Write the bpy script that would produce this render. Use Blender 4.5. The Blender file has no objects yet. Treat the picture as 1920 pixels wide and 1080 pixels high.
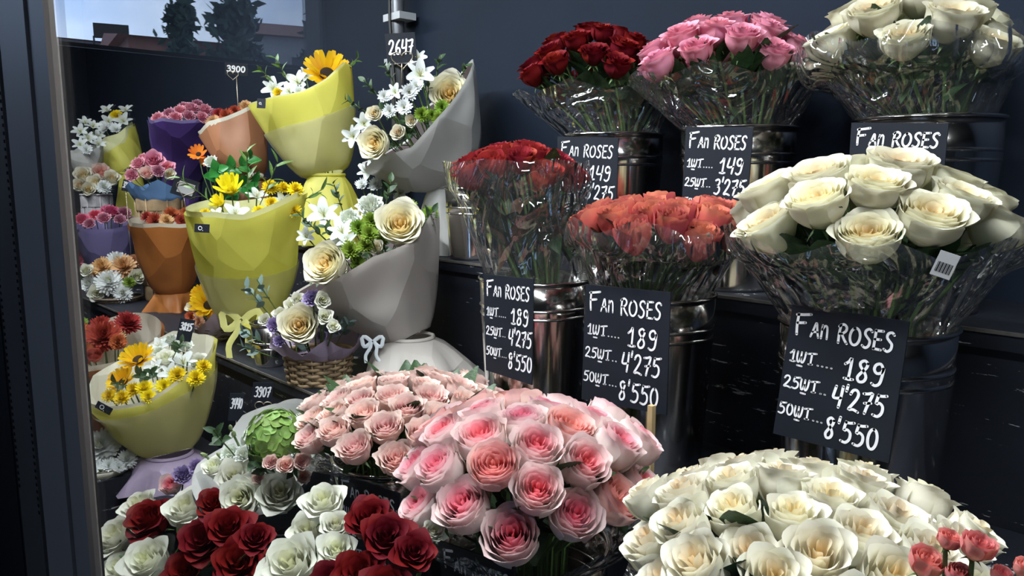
import bpy, math, random
from mathutils import Vector, Matrix, Quaternion
PI = math.pi
scene = bpy.context.scene
COL = scene.collection

# ------------------------------------------------------------------ camera
FPX = 1440.0
YAW = math.radians(47.2)
PITCH = math.radians(8.3)
CAM = Vector((0.0, 0.0, 1.45))
cam_data = bpy.data.cameras.new('camera')
cam_data.sensor_width = 36.0
cam_data.lens = FPX / 1920.0 * 36.0
cam_data.clip_start = 0.02
cam_ob = bpy.data.objects.new('camera', cam_data)
cam_ob.location = CAM
cam_ob.rotation_euler = (PI / 2 - PITCH, 0, YAW)
COL.objects.link(cam_ob)
scene.camera = cam_ob

# ------------------------------------------------------------------ world and exposure
scene.view_settings.view_transform = 'Standard'
scene.view_settings.look = 'None'
scene.view_settings.exposure = 0.0
scene.view_settings.gamma = 1.0
scene.view_settings.use_curve_mapping = False
try:
    scene.cycles.transparent_max_bounces = 20
    scene.cycles.max_bounces = 8
except Exception:
    pass
world = bpy.data.worlds.new('overcast_sky')
scene.world = world
world.use_nodes = True
wn, wl = world.node_tree.nodes, world.node_tree.links
wn.clear()
w_out = wn.new('ShaderNodeOutputWorld')
w_bg = wn.new('ShaderNodeBackground')
w_tc = wn.new('ShaderNodeTexCoord')
w_no = wn.new('ShaderNodeTexNoise')
w_rp = wn.new('ShaderNodeValToRGB')
w_no.inputs['Scale'].default_value = 5.0
w_no.inputs['Detail'].default_value = 6.0
w_rp.color_ramp.elements[0].position = 0.38
w_rp.color_ramp.elements[0].color = (0.20, 0.36, 0.68, 1)
w_rp.color_ramp.elements[1].position = 0.66
w_rp.color_ramp.elements[1].color = (0.62, 0.76, 1.0, 1)
wl.new(w_tc.outputs['Generated'], w_no.inputs['Vector'])
wl.new(w_no.outputs['Fac'], w_rp.inputs['Fac'])
wl.new(w_rp.outputs['Color'], w_bg.inputs['Color'])
wl.new(w_bg.outputs['Background'], w_out.inputs['Surface'])
w_bg.inputs['Strength'].default_value = 3.6

def area(name, loc, rot, sx, sy, power, col):
    l = bpy.data.lights.new(name, 'AREA')
    l.shape = 'RECTANGLE'; l.size = sx; l.size_y = sy
    l.energy = power; l.color = col
    o = bpy.data.objects.new(name, l)
    o.location = loc; o.rotation_euler = rot
    COL.objects.link(o)
    return o
LAMPS = [  # led tubes under the display ceiling: x, y, z, length, watts, tilt towards the shelves
    (0.05, 0.36, 2.42, 1.1, 31.0, math.radians(8)),
    (-1.35, 0.36, 2.42, 1.1, 46.0, math.radians(8)),
    (-2.85, 0.36, 2.42, 1.1, 34.0, math.radians(8)),
    (-4.35, 0.36, 2.42, 1.1, 9.0, math.radians(8)),
]
for (lx, ly, lz, ll, lw, lt) in LAMPS:
    area('led_light_offscreen', (lx, ly, lz - 0.022), (lt, 0, 0), ll, 0.07, lw, (0.93, 0.97, 1.0))

# ------------------------------------------------------------------ pixel helpers (1920x1080 frame)
Rv = Vector((math.cos(YAW), math.sin(YAW), 0))
Fh = Vector((-math.sin(YAW), math.cos(YAW), 0))
FWD = Fh * math.cos(PITCH) - Vector((0, 0, 1)) * math.sin(PITCH)
UPV = Vector((0, 0, 1)) * math.cos(PITCH) + Fh * math.sin(PITCH)
Z = Vector((0, 0, 1))
def ray(px, py):
    return FWD + Rv * ((px - 960) / FPX) - UPV * ((py - 540) / FPX)
def at(px, py, Y):                       # point on the plane Y metres behind the camera's own wall-parallel plane
    d = ray(px, py)
    return CAM + d * ((Y - CAM.y) / d.y)
def atz(px, py, zz):
    d = ray(px, py)
    return CAM + d * ((zz - CAM.z) / d.z)
def dep(P): return (P - CAM).dot(FWD)
def m(px, P): return px * dep(P) / FPX   # pixels -> metres at the depth of P
def atd(px, py, d): return CAM + ray(px, py) * d

# ------------------------------------------------------------------ object helpers
def put(o, parent=None, M=None):
    COL.objects.link(o)
    if parent is not None: o.parent = parent
    if M is not None: o.matrix_local = M
    return o
def tag(o, label=None, cat=None, group=None, kind=None):
    if label: o['label'] = label
    if cat: o['category'] = cat
    if group: o['group'] = group
    if kind: o['kind'] = kind
    return o
def empty(name, M=None, label=None, cat=None, group=None):
    o = bpy.data.objects.new(name, None)
    o.empty_display_size = 0.02
    put(o, None, M)
    return tag(o, label, cat, group)
class MB:
    def __init__(s): s.v = []; s.f = []; s.tt = []; s.ee = []
    def add(s, p, t=0.0, e=0.0):
        s.v.append(tuple(p)); s.tt.append(t); s.ee.append(e); return len(s.v) - 1
    def box(s, lo, hi):
        b = len(s.v)
        for x in (lo[0], hi[0]):
            for y in (lo[1], hi[1]):
                for z in (lo[2], hi[2]): s.add((x, y, z))
        for q in ((0,1,3,2),(4,6,7,5),(0,4,5,1),(2,3,7,6),(0,2,6,4),(1,5,7,3)):
            s.f.append(tuple(b + i for i in q))
        return s
    def quad(s, *ps):
        b = len(s.v)
        for p in ps: s.add(p)
        s.f.append(tuple(range(b, b + len(ps)))); return s
    def grid(s, rows, close=False):
        b = len(s.v); n = len(rows[0])
        for r in rows:
            for p in r:
                if len(p) == 3 and not isinstance(p, Vector) and isinstance(p[0], Vector): s.add(p[0], p[1], p[2])
                else: s.add(p)
        for j in range(len(rows) - 1):
            for i in range(n if close else n - 1):
                i2 = (i + 1) % n
                s.f.append((b + j*n + i, b + j*n + i2, b + (j+1)*n + i2, b + (j+1)*n + i))
        return s
    def lathe(s, prof, n=40, c=(0,0,0)):
        rows = [[Vector((c[0] + r*math.cos(2*PI*k/n), c[1] + r*math.sin(2*PI*k/n), c[2] + z)) for k in range(n)] for r, z in prof]
        return s.grid(rows, True)
    def tube(s, pts, r, n=6, cap=True):
        rows = []
        for i, p in enumerate(pts):
            p = Vector(p)
            t = (Vector(pts[min(i+1, len(pts)-1)]) - Vector(pts[max(i-1, 0)])).normalized()
            a = t.orthogonal().normalized()
            if abs(t.z) < .95: a = t.cross(Z).normalized()
            b = t.cross(a)
            rr = r[i] if isinstance(r, (list, tuple)) else r
            rows.append([p + (a*math.cos(2*PI*k/n) + b*math.sin(2*PI*k/n))*rr for k in range(n)])
        base = len(s.v)
        s.grid(rows, True)
        if cap:
            s.f.append(tuple(base + k for k in range(n))[::-1])
            s.f.append(tuple(base + (len(rows)-1)*n + k for k in range(n)))
        return s
    def mesh(s, name, mat=None, smooth=True):
        me = bpy.data.meshes.new(name)
        me.from_pydata(s.v, [], s.f)
        if smooth: me.polygons.foreach_set('use_smooth', [True] * len(me.polygons))
        for nm, dat in (('tt', s.tt), ('ee', s.ee)):
            a = me.attributes.new(nm, 'FLOAT', 'POINT'); a.data.foreach_set('value', dat)
        if mat: me.materials.append(mat)
        me.update()
        return me
    def build(s, name, mat, parent=None, smooth=True, M=None):
        return put(bpy.data.objects.new(name, s.mesh(name, mat, smooth)), parent, M)

# ------------------------------------------------------------------ materials
def new_mat(name):
    mt = bpy.data.materials.new(name); mt.use_nodes = True
    return mt, mt.node_tree.nodes, mt.node_tree.links
def bsdf_of(ns): return next(n for n in ns if n.type == 'BSDF_PRINCIPLED')
def plain(name, col, rough=.5, metal=0, spec=.5, noise=0.0, nscale=20, bump=0.0, bscale=60, coat=0):
    mt, ns, ls = new_mat(name); b = bsdf_of(ns)
    b.inputs['Base Color'].default_value = (*col, 1)
    b.inputs['Roughness'].default_value = rough
    b.inputs['Metallic'].default_value = metal
    b.inputs['Specular IOR Level'].default_value = spec
    b.inputs['Coat Weight'].default_value = coat
    tc = ns.new('ShaderNodeTexCoord')
    if noise:
        n = ns.new('ShaderNodeTexNoise'); n.inputs['Scale'].default_value = nscale; n.inputs['Detail'].default_value = 5
        r = ns.new('ShaderNodeValToRGB')
        r.color_ramp.elements[0].position = .3; r.color_ramp.elements[1].position = .7
        r.color_ramp.elements[0].color = tuple(c*(1-noise) for c in col) + (1,)
        r.color_ramp.elements[1].color = tuple(min(1, c*(1+noise)) for c in col) + (1,)
        ls.new(tc.outputs['Object'], n.inputs['Vector']); ls.new(n.outputs['Fac'], r.inputs['Fac'])
        ls.new(r.outputs['Color'], b.inputs['Base Color'])
    if bump:
        n2 = ns.new('ShaderNodeTexNoise'); n2.inputs['Scale'].default_value = bscale; n2.inputs['Detail'].default_value = 4
        bp = ns.new('ShaderNodeBump'); bp.inputs['Strength'].default_value = bump; bp.inputs['Distance'].default_value = .01
        ls.new(tc.outputs['Object'], n2.inputs['Vector']); ls.new(n2.outputs['Fac'], bp.inputs['Height'])
        ls.new(bp.outputs['Normal'], b.inputs['Normal'])
    return mt
def ramp_node(ns, stops):
    r = ns.new('ShaderNodeValToRGB'); e = r.color_ramp.elements
    while len(e) < len(stops): e.new(.5)
    for i, (p, c) in enumerate(stops): e[i].position = p; e[i].color = (*c, 1)
    return r
def petal_mat(name, stops, edge=None, base=None, trans=.25, var=.12, rough=.5, hue=.012):
    """colour runs from the innermost petals (tt=0) to the outer ones (tt=1); edge / base tint along each petal (ee)."""
    mt, ns, ls = new_mat(name); b = bsdf_of(ns); out = next(n for n in ns if n.type == 'OUTPUT_MATERIAL')
    at_ = ns.new('ShaderNodeAttribute'); at_.attribute_name = 'tt'
    ae = ns.new('ShaderNodeAttribute'); ae.attribute_name = 'ee'
    r = ramp_node(ns, stops); ls.new(at_.outputs['Fac'], r.inputs['Fac']); c = r.outputs['Color']
    def mix(c, fac, col):
        mx = ns.new('ShaderNodeMix'); mx.data_type = 'RGBA'
        ls.new(fac, mx.inputs['Factor']); ls.new(c, mx.inputs[6]); mx.inputs[7].default_value = (*col, 1)
        return mx.outputs[2]
    if edge:
        mr = ns.new('ShaderNodeMapRange'); mr.inputs[1].default_value = .7; mr.inputs[2].default_value = 1.0; mr.inputs[4].default_value = edge[1]
        ls.new(ae.outputs['Fac'], mr.inputs[0]); c = mix(c, mr.outputs[0], edge[0])
    if base:
        mr = ns.new('ShaderNodeMapRange'); mr.inputs[1].default_value = .5; mr.inputs[2].default_value = 0.0; mr.inputs[4].default_value = base[1]
        ls.new(ae.outputs['Fac'], mr.inputs[0]); c = mix(c, mr.outputs[0], base[0])
    oi = ns.new('ShaderNodeObjectInfo')
    hs = ns.new('ShaderNodeHueSaturation')
    m1 = ns.new('ShaderNodeMapRange'); m1.inputs[3].default_value = 1 - var; m1.inputs[4].default_value = 1 + var*.5
    m2 = ns.new('ShaderNodeMapRange'); m2.inputs[3].default_value = .5 - hue; m2.inputs[4].default_value = .5 + hue
    ls.new(oi.outputs['Random'], m1.inputs[0]); ls.new(oi.outputs['Random'], m2.inputs[0])
    ls.new(m1.outputs[0], hs.inputs['Value']); ls.new(m2.outputs[0], hs.inputs['Hue'])
    ls.new(c, hs.inputs['Color']); c = hs.outputs['Color']
    ls.new(c, b.inputs['Base Color']); b.inputs['Roughness'].default_value = rough
    b.inputs['Specular IOR Level'].default_value = .15
    if trans:
        tr = ns.new('ShaderNodeBsdfTranslucent'); ls.new(c, tr.inputs['Color'])
        mx = ns.new('ShaderNodeMixShader'); mx.inputs[0].default_value = trans
        ls.new(b.outputs[0], mx.inputs[1]); ls.new(tr.outputs[0], mx.inputs[2]); ls.new(mx.outputs[0], out.inputs['Surface'])
    return mt
def paper_mat(name, col, trans=.35, rough=.5, noise=.06, crease=.45):
    mt = plain(name, col, rough, noise=noise, nscale=9, bump=.25, bscale=14); ns, ls = mt.node_tree.nodes, mt.node_tree.links
    b = bsdf_of(ns); out = next(n for n in ns if n.type == 'OUTPUT_MATERIAL')
    tc = ns.new('ShaderNodeTexCoord'); vo = ns.new('ShaderNodeTexVoronoi'); vo.inputs['Scale'].default_value = 9.0
    mp = ns.new('ShaderNodeMapping'); mp.inputs['Scale'].default_value = (1.2, 1.2, .55); mp.inputs['Rotation'].default_value = (.4, .3, 0)
    bp = ns.new('ShaderNodeBump'); bp.inputs['Strength'].default_value = crease; bp.inputs['Distance'].default_value = .06
    ls.new(tc.outputs['Object'], mp.inputs['Vector']); ls.new(mp.outputs[0], vo.inputs['Vector']); ls.new(vo.outputs['Distance'], bp.inputs['Height']); ls.new(bp.outputs['Normal'], b.inputs['Normal'])
    tr = ns.new('ShaderNodeBsdfTranslucent'); tr.inputs['Color'].default_value = (*col, 1)
    mx = ns.new('ShaderNodeMixShader'); mx.inputs[0].default_value = trans
    ls.new(b.outputs[0], mx.inputs[1]); ls.new(tr.outputs[0], mx.inputs[2]); ls.new(mx.outputs[0], out.inputs['Surface'])
    return mt
def clear_film(name, tint, f0=.04, rough=.02, gain=1.0, bump=0.0, bscale=25, haze=0.0):
    """thin clear sheet: straight-through transmission plus Schlick reflection (same from both sides)."""
    mt, ns, ls = new_mat(name); out = next(n for n in ns if n.type == 'OUTPUT_MATERIAL'); ns.remove(bsdf_of(ns))
    g = ns.new('ShaderNodeNewGeometry'); norm = g.outputs['Normal']
    if bump:
        tc = ns.new('ShaderNodeTexCoord'); n2 = ns.new('ShaderNodeTexNoise'); n2.inputs['Scale'].default_value = bscale
        n2.inputs['Detail'].default_value = 2.0; n2.inputs['Distortion'].default_value = 1.6
        rg = ns.new('ShaderNodeMath'); rg.operation = 'SUBTRACT'; rg.inputs[1].default_value = .5
        ab = ns.new('ShaderNodeMath'); ab.operation = 'ABSOLUTE'
        bp = ns.new('ShaderNodeBump'); bp.inputs['Strength'].default_value = bump; bp.inputs['Distance'].default_value = .06
        mp = ns.new('ShaderNodeMapping'); mp.inputs['Scale'].default_value = (1, 1, .45)
        ls.new(tc.outputs['Object'], mp.inputs['Vector']); ls.new(mp.outputs[0], n2.inputs['Vector']); ls.new(n2.outputs['Fac'], rg.inputs[0]); ls.new(rg.outputs[0], ab.inputs[0])
        ls.new(ab.outputs[0], bp.inputs['Height']); norm = bp.outputs['Normal']
    dt = ns.new('ShaderNodeVectorMath'); dt.operation = 'DOT_PRODUCT'
    ls.new(norm, dt.inputs[0]); ls.new(g.outputs['Incoming'], dt.inputs[1])
    def M(op, a, bv=None):
        n = ns.new('ShaderNodeMath'); n.operation = op; n.use_clamp = False
        for i, x in enumerate((a, bv)):
            if x is None: continue
            if isinstance(x, (int, float)): n.inputs[i].default_value = x
            else: ls.new(x, n.inputs[i])
        return n.outputs[0]
    c1 = M('SUBTRACT', 1.0, M('MINIMUM', M('ABSOLUTE', dt.outputs['Value']), 1.0))
    fr = M('MINIMUM', M('MULTIPLY', M('ADD', M('MULTIPLY', M('POWER', c1, 5.0), 1 - f0), f0), gain), 1.0)
    tb = ns.new('ShaderNodeBsdfTransparent'); tb.inputs['Color'].default_value = (*tint, 1)
    gl = ns.new('ShaderNodeBsdfGlossy'); gl.inputs['Roughness'].default_value = rough
    if bump: ls.new(norm, gl.inputs['Normal'])
    mx = ns.new('ShaderNodeMixShader'); ls.new(fr, mx.inputs[0]); ls.new(tb.outputs[0], mx.inputs[1]); ls.new(gl.outputs[0], mx.inputs[2])
    sh = mx.outputs[0]
    if haze:
        df = ns.new('ShaderNodeBsdfDiffuse'); df.inputs['Color'].default_value = (.8, .82, .85, 1)
        m2 = ns.new('ShaderNodeMixShader'); m2.inputs[0].default_value = haze
        ls.new(sh, m2.inputs[1]); ls.new(df.outputs[0], m2.inputs[2]); sh = m2.outputs[0]
    ls.new(sh, out.inputs['Surface'])
    return mt
def frosted(name, col, clear):
    mt = paper_mat(name, col, .5); ns, ls = mt.node_tree.nodes, mt.node_tree.links
    out = next(n for n in ns if n.type == 'OUTPUT_MATERIAL'); old = out.inputs['Surface'].links[0].from_socket
    tb = ns.new('ShaderNodeBsdfTransparent'); mx = ns.new('ShaderNodeMixShader'); mx.inputs[0].default_value = clear
    ls.new(old, mx.inputs[1]); ls.new(tb.outputs[0], mx.inputs[2]); ls.new(mx.outputs[0], out.inputs['Surface'])
    return mt
def scratched(name, col, rough=.45):
    mt = plain(name, col, rough, spec=.3, noise=.25, nscale=6, bump=.12, bscale=30); ns, ls = mt.node_tree.nodes, mt.node_tree.links
    b = bsdf_of(ns); tc = ns.new('ShaderNodeTexCoord')
    mp = ns.new('ShaderNodeMapping'); mp.inputs['Scale'].default_value = (7, 7, 60); mp.inputs['Rotation'].default_value = (0, .30, .1)
    n = ns.new('ShaderNodeTexNoise'); n.inputs['Scale'].default_value = 1.6; n.inputs['Detail'].default_value = 6; n.inputs['Roughness'].default_value = .7
    r = ramp_node(ns, [(.635, (0, 0, 0)), (.65, (1, 1, 1))])
    mx = ns.new('ShaderNodeMix'); mx.data_type = 'RGBA'
    old = b.inputs['Base Color'].links[0].from_socket
    ls.new(tc.outputs['Object'], mp.inputs['Vector']); ls.new(mp.outputs[0], n.inputs['Vector']); ls.new(n.outputs['Fac'], r.inputs['Fac'])
    ls.new(r.outputs['Color'], mx.inputs['Factor']); ls.new(old, mx.inputs[6]); mx.inputs[7].default_value = (.45, .45, .45, 1)
    ls.new(mx.outputs[2], b.inputs['Base Color'])
    return mt
M = dict(
    wall=plain('navy_wall_paint', (.010, .0155, .028), .7, spec=.12, noise=.10, nscale=4, bump=.05),
    ceil=plain('ceiling_paint', (.05, .055, .065), .7, noise=.1),
    floor=plain('floor_tile', (.06, .06, .065), .4, noise=.2),
    step=scratched('painted_step', (.011, .013, .020), .55),
    edge=plain('worn_edge', (.10, .09, .08), .6, noise=.4, nscale=30),
    alu=plain('grey_aluminium', (.33, .295, .27), .5, .0, noise=.06, nscale=3),
    alud=plain('darker_aluminium', (.22, .20, .185), .35, .4, noise=.1, nscale=3),
    black=plain('black_rubber', (.008, .008, .009), .5),
    dark=plain('hall_dark_panel', (.012, .013, .016), .6, noise=.2),
    steel=plain('polished_steel', (.62, .60, .58), .13, 1.0, noise=.05, nscale=30, bump=.02, bscale=12),
    board=plain('black_chalk_board', (.0085, .0115, .019), .6, spec=.25, noise=.15, nscale=14, bump=.04, bscale=40),
    ink=plain('white_marker', (.86, .86, .90), .6),
    glass=clear_film('window_glass', (.97, .985, .985), .04, .0, 1.0),
    film=clear_film('cellophane_film', (.955, .965, .965), .07, .05, 2.4, bump=1.0, bscale=13, haze=.02),
    stem=plain('green_stem', (.075, .13, .035), .5, noise=.3),
    leaf=plain('rose_leaf', (.035, .075, .028), .42, noise=.35, nscale=8, bump=.2, bscale=30),
    leafl=plain('fresh_leaf', (.09, .17, .035), .45, noise=.3, nscale=8),
    euc=plain('eucalyptus_leaf', (.16, .235, .22), .55, noise=.2, nscale=8),
    calyx=plain('calyx_green', (.10, .17, .05), .5, noise=.3),
    wicker=plain('wicker', (.36, .25, .14), .6, noise=.3, nscale=40),
    wickerd=plain('dark_wicker', (.12, .085, .055), .6, noise=.3, nscale=40),
    wickerw=plain('white_wicker', (.5, .48, .5), .6, noise=.2, nscale=40),
    wire=plain('wire', (.45, .38, .28), .35, .8),
    wood=plain('bare_wood', (.42, .30, .15), .6, noise=.25, nscale=20),
    sticker=plain('sticker_paper', (.42, .42, .43), .5),
    ylw=paper_mat('yellow_wrapping_paper', (.86, .82, .20), .5),
    ylwi=paper_mat('pale_inner_paper', (.80, .80, .46)),
    frost=frosted('frosted_film', (.66, .64, .58), .5),
    greyp=paper_mat('light_grey_paper', (.66, .66, .64), .3),
    taupe=paper_mat('taupe_paper', (.66, .61, .565), .3),
    darkp=plain('plum_tissue', (.055, .035, .038), .7, noise=.2),
    orange=paper_mat('orange_kraft', (.52, .185, .045), .25),
    kraft=paper_mat('brown_kraft', (.45, .20, .10), .25),
    purple=paper_mat('purple_paper', (.085, .042, .21), .2),
    lav=paper_mat('lavender_paper', (.33, .29, .55), .3),
    lilac=paper_mat('lilac_paper', (.50, .40, .56), .3),
    blue=paper_mat('blue_paper', (.17, .33, .62), .3),
    cream=paper_mat('cream_paper', (.74, .71, .60), .3),
    dgrey=plain('slate_paper', (.075, .085, .098), .5, noise=.15, bump=.2, bscale=10),
    leafb=plain('bronze_rose_leaf', (.13, .065, .035), .42, noise=.4, nscale=8, bump=.2, bscale=30),
    ribbon=plain('ribbon', (.62, .60, .22), .4),
    ribbonw=plain('white_ribbon', (.62, .66, .70), .4),
)

# ------------------------------------------------------------------ the setting
X0, X1, YB = -5.4, 1.5, 1.40          # cooler interior: left end, right end, back wall
PANE_Y = .25
XL, YV, XR = -2.6, -2.6, 1.5          # entrance hall: left wall, far wall, right wall
H0 = 2.55                              # ceiling of the display; the hall is 2.9
def structure(name, mb, mat, smooth=False):
    return tag(mb.build(name, mat, None, smooth), kind='structure')
structure('floor', MB().box((X0-.1, YV-.1, -.1), (X1+.1, YB+.1, 0)), M['floor'])
structure('ceiling', MB().box((X0-.1, PANE_Y+.012, H0), (X1+.1, YB+.1, H0+.1)), M['ceil'])
structure('wall_back', MB().box((X0-.1, YB, 0), (X1+.1, YB+.1, H0)), M['wall'])
structure('wall_left', MB().box((X0-.1, PANE_Y, 0), (X0, YB, H0)), M['wall'])
structure('wall_right', MB().box((X1, PANE_Y, 0), (X1+.1, YB, H0)), M['wall'])
# entrance hall behind the camera, mirrored in the pane
structure('ceiling_hall', MB().box((XL-.1, YV-.1, 2.9), (XR+.1, PANE_Y+.012, 3.0)), M['dark'])
FW = ((-.45, -.12), (.35, .68)); FZ = (.12, 2.45)     # two tall entrance windows in the far hall wall
fwm = MB(); xs = XL-.1
for a_, b_ in FW + ((XR+.1, None),):
    fwm.box((xs, YV-.1, 0), (a_, YV, 2.9)); xs = b_
    if b_ is not None: fwm.box((a_, YV-.1, 0), (b_, YV, FZ[0])); fwm.box((a_, YV-.1, FZ[1]), (b_, YV, 2.9))
structure('wall_hall_far', fwm, M['dark'])
for i_, (a_, b_) in enumerate(FW):
    fr = MB()
    fr.box((a_, YV-.08, FZ[0]), (a_+.02, YV+.01, FZ[1])); fr.box((b_-.02, YV-.08, FZ[0]), (b_, YV+.01, FZ[1]))
    fr.box((a_+.02, YV-.08, FZ[0]), (b_-.02, YV+.01, FZ[0]+.02)); fr.box((a_+.02, YV-.08, FZ[1]-.02), (b_-.02, YV+.01, FZ[1]))
    structure('window_%d' % (i_+3), fr, M['alud'])
structure('wall_hall_right', MB().box((XR, YV, 0), (XR+.1, PANE_Y, 2.9)), M['dark'])
structure('wall_front_above', MB().box((X0-.1, PANE_Y-.006, H0), (X1+.1, PANE_Y+.012, 2.9)), M['dark'])
structure('wall_front_left', MB().box((X0-.1, PANE_Y-.006, 0), (-1.60, PANE_Y+.05, H0)), M['dark'])
# left hall wall with a round-cornered window through which street and sky show
WY0, WY1, WZ0, WZ1, WR = -.96, -.085, 1.45+.377, 2.62, .16
def rr(y0, y1, z0, z1, r, n=8):
    pts = []
    for cy, cz, a0, rad in ((y1, z1, 0, r), (y0, z1, PI/2, r), (y0, z0, PI, .002), (y1, z0, 1.5*PI, .002)):
        cyy = cy - rad if cy == y1 else cy + rad; czz = cz - rad if cz == z1 else cz + rad
        for k in range(n+1):
            a = a0 + PI/2*k/n; pts.append((cyy + rad*math.cos(a), czz + rad*math.sin(a)))
    return pts
inner = rr(WY0, WY1, WZ0, WZ1, WR)
def ring_to_rect(p):
    y, z = p; cy, cz = (WY0+WY1)/2, (WZ0+WZ1)/2
    dy, dz = y-cy, z-cz
    s = 1e9
    if dy > 1e-6: s = min(s, (PANE_Y-.008-cy)/dy)
    if dy < -1e-6: s = min(s, (YV-cy)/dy)
    if dz > 1e-6: s = min(s, (2.9-cz)/dz)
    if dz < -1e-6: s = min(s, (0-cz)/dz)
    return (cy+dy*s, cz+dz*s)
# corners must be on the outer loop: add rays through them
cy, cz = (WY0+WY1)/2, (WZ0+WZ1)/2
mbw = MB(); rows = []
outer = [ring_to_rect(p) for p in inner]
for xx in (XL, XL-.1): rows += [[Vector((xx, *p)) for p in inner], [Vector((xx, *p)) for p in outer]]
mbw.grid([rows[1], rows[0], rows[2], rows[3]], True)
structure('wall_hall_left', mbw, M['dark'])
mbc = MB()                             # fills the four corner triangles the fan leaves open
mbc.box((XL-.1, YV, 0), (XL-.001, WY0-.4, 2.9)); mbc.box((XL-.1, WY0-.4, 0), (XL-.001, PANE_Y-.008, WZ0-.35)); mbc.box((XL-.1, WY0-.4, WZ1+.1), (XL-.001, PANE_Y-.008, 2.9)); mbc.box((XL-.1, WY1+.17, WZ0-.35), (XL-.001, PANE_Y-.008, WZ1+.1))
structure('trim_1', mbc, M['dark'])
wf = MB()
inn2 = rr(WY0+.012, WY1-.012, WZ0+.012, WZ1-.012, WR-.012)
wf.grid([[Vector((XL+.012, *p)) for p in inner], [Vector((XL+.012, *p)) for p in inn2], [Vector((XL-.11, *p)) for p in inn2]], True)
structure('window_1', wf, M['alud'])

# shop front: glass pane and the grey door stile beside it
def sx(px, py=540): return at(px, py, PANE_Y).x
xa, xb, xc, xd, xe = sx(135), sx(107), sx(57), sx(46), sx(8)
pane = tag(MB().box((xa-.004, PANE_Y, .02), (X1, PANE_Y+.006, H0)).build('window_2', M['glass'], None, False), kind='structure')
stile = empty('door_stile', Matrix.Translation((xa, PANE_Y, 0)), 'grey aluminium door stile with ribbed gasket strip beside the glass', 'door frame')
def stile_part(nm, a, b, y0, y1, mat, z0=.0, z1=H0):
    return MB().box((a-xa, y0-PANE_Y, z0), (b-xa, y1-PANE_Y, z1)).build(nm, mat, stile, False)
stile_part('glazing_bead', xb, xa, PANE_Y-.006, PANE_Y+.008, M['alu'])
stile_part('stile_profile', xc, xb-.004, PANE_Y-.010, PANE_Y+.008, M['alu'])
stile_part('seal', xb-.004, xb, PANE_Y-.004, PANE_Y+.03, M['black'])
stile_part('rubber_gasket', xd, xc, PANE_Y-.001, PANE_Y+.03, M['black'])
stile_part('jamb_channel', xe, xd, PANE_Y-.007, PANE_Y+.03, M['alud'])
hole = None
for xs_ in (xe+.012, xd-.006):
    mbh = MB()
    for k in range(120):
        z = .9 + k*.012
        mbh.box((xs_-.003-xa, -.0085, z), (xs_+.003-xa, -.006, z+.005))
    h = mbh.build('perforation', M['black'], stile, False)
stile_part('jamb_edge', -1.60, xe, PANE_Y-.004, PANE_Y+.03, M['black'])

# stepped display stand
Z3, Z2, Z1s, Z0s = 1.45-.198, 1.45-.458, 1.45-.72, .47
tiers = ((Z3, 1.12, YB), (Z2, .765, 1.12), (Z1s, .52, .765), (Z0s, .28, .52))
names = ('upper', 'middle', 'lower', 'front')
tl = ('navy painted top step of display stand against back wall', 'dark scratched middle step of display stand carrying the coral roses', 'dark lower step of display stand under the big rose bunches', 'low dark front step of display stand under the red roses')
for (zt, ya, yb), lb in zip(tiers, tl):
    t = empty('display_step', Matrix.Translation((0, ya, 0)), lb, 'shelf', 'tiers of the display stand')
    MB().box((X0, 0, zt-.025), (X1, yb-ya, zt)).build('shelf_board', M['step'], t, False)
    MB().box((X0, .008, 0), (X1, .03, zt-.025)).build('riser', M['step'], t, False)
    MB().box((X0, -.002, zt-.004), (X1, .001, zt+.0008)).build('worn_edge', M['edge'], t, False)

# led tubes
for (lx, ly, lz, ll, lw, lt) in LAMPS:
    f = empty('led_tube', Matrix.Translation((lx, ly, lz)), 'slim white ceiling light tube above the flower steps', 'lamp', 'ceiling light tubes')
    MB().box((-ll/2-.03, -.045, .0), (ll/2+.03, .045, H0-lz)).build('housing', M['alu'], f, False)
    MB().box((-ll/2, -.035, -.012), (ll/2, .035, 0)).build('diffuser', M['sticker'], f, False)

# metal pole with clips and cable on the back wall
pt, pb = at(742, -60, YB-.045), at(742, 420, YB-.045)
pole = empty('rack_pole', Matrix.Translation((pt.x, pt.y, Z3)), 'grey metal pole with clips and black cable on back wall', 'pole')
MB().lathe([(.0, 0), (.022, 0), (.022, H0-Z3), (0, H0-Z3)], 20).build('tube', plain('pole_metal', (.16, .17, .19), .4, .5), pole)
for py in (35, 118):
    c = at(742, py, YB-.045)
    MB().box((-.03, -.028, c.z-Z3-.010), (.055, .03, c.z-Z3+.010)).build('clip', plain('clip_plastic', (.35, .37, .40), .3), pole, False)
cb = MB(); cb.tube([Vector((.02+.012*math.sin(k*.9), -.03, .2+k*.09)) for k in range(13)], .005, 6)
cb.build('cable', M['black'], pole)

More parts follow.
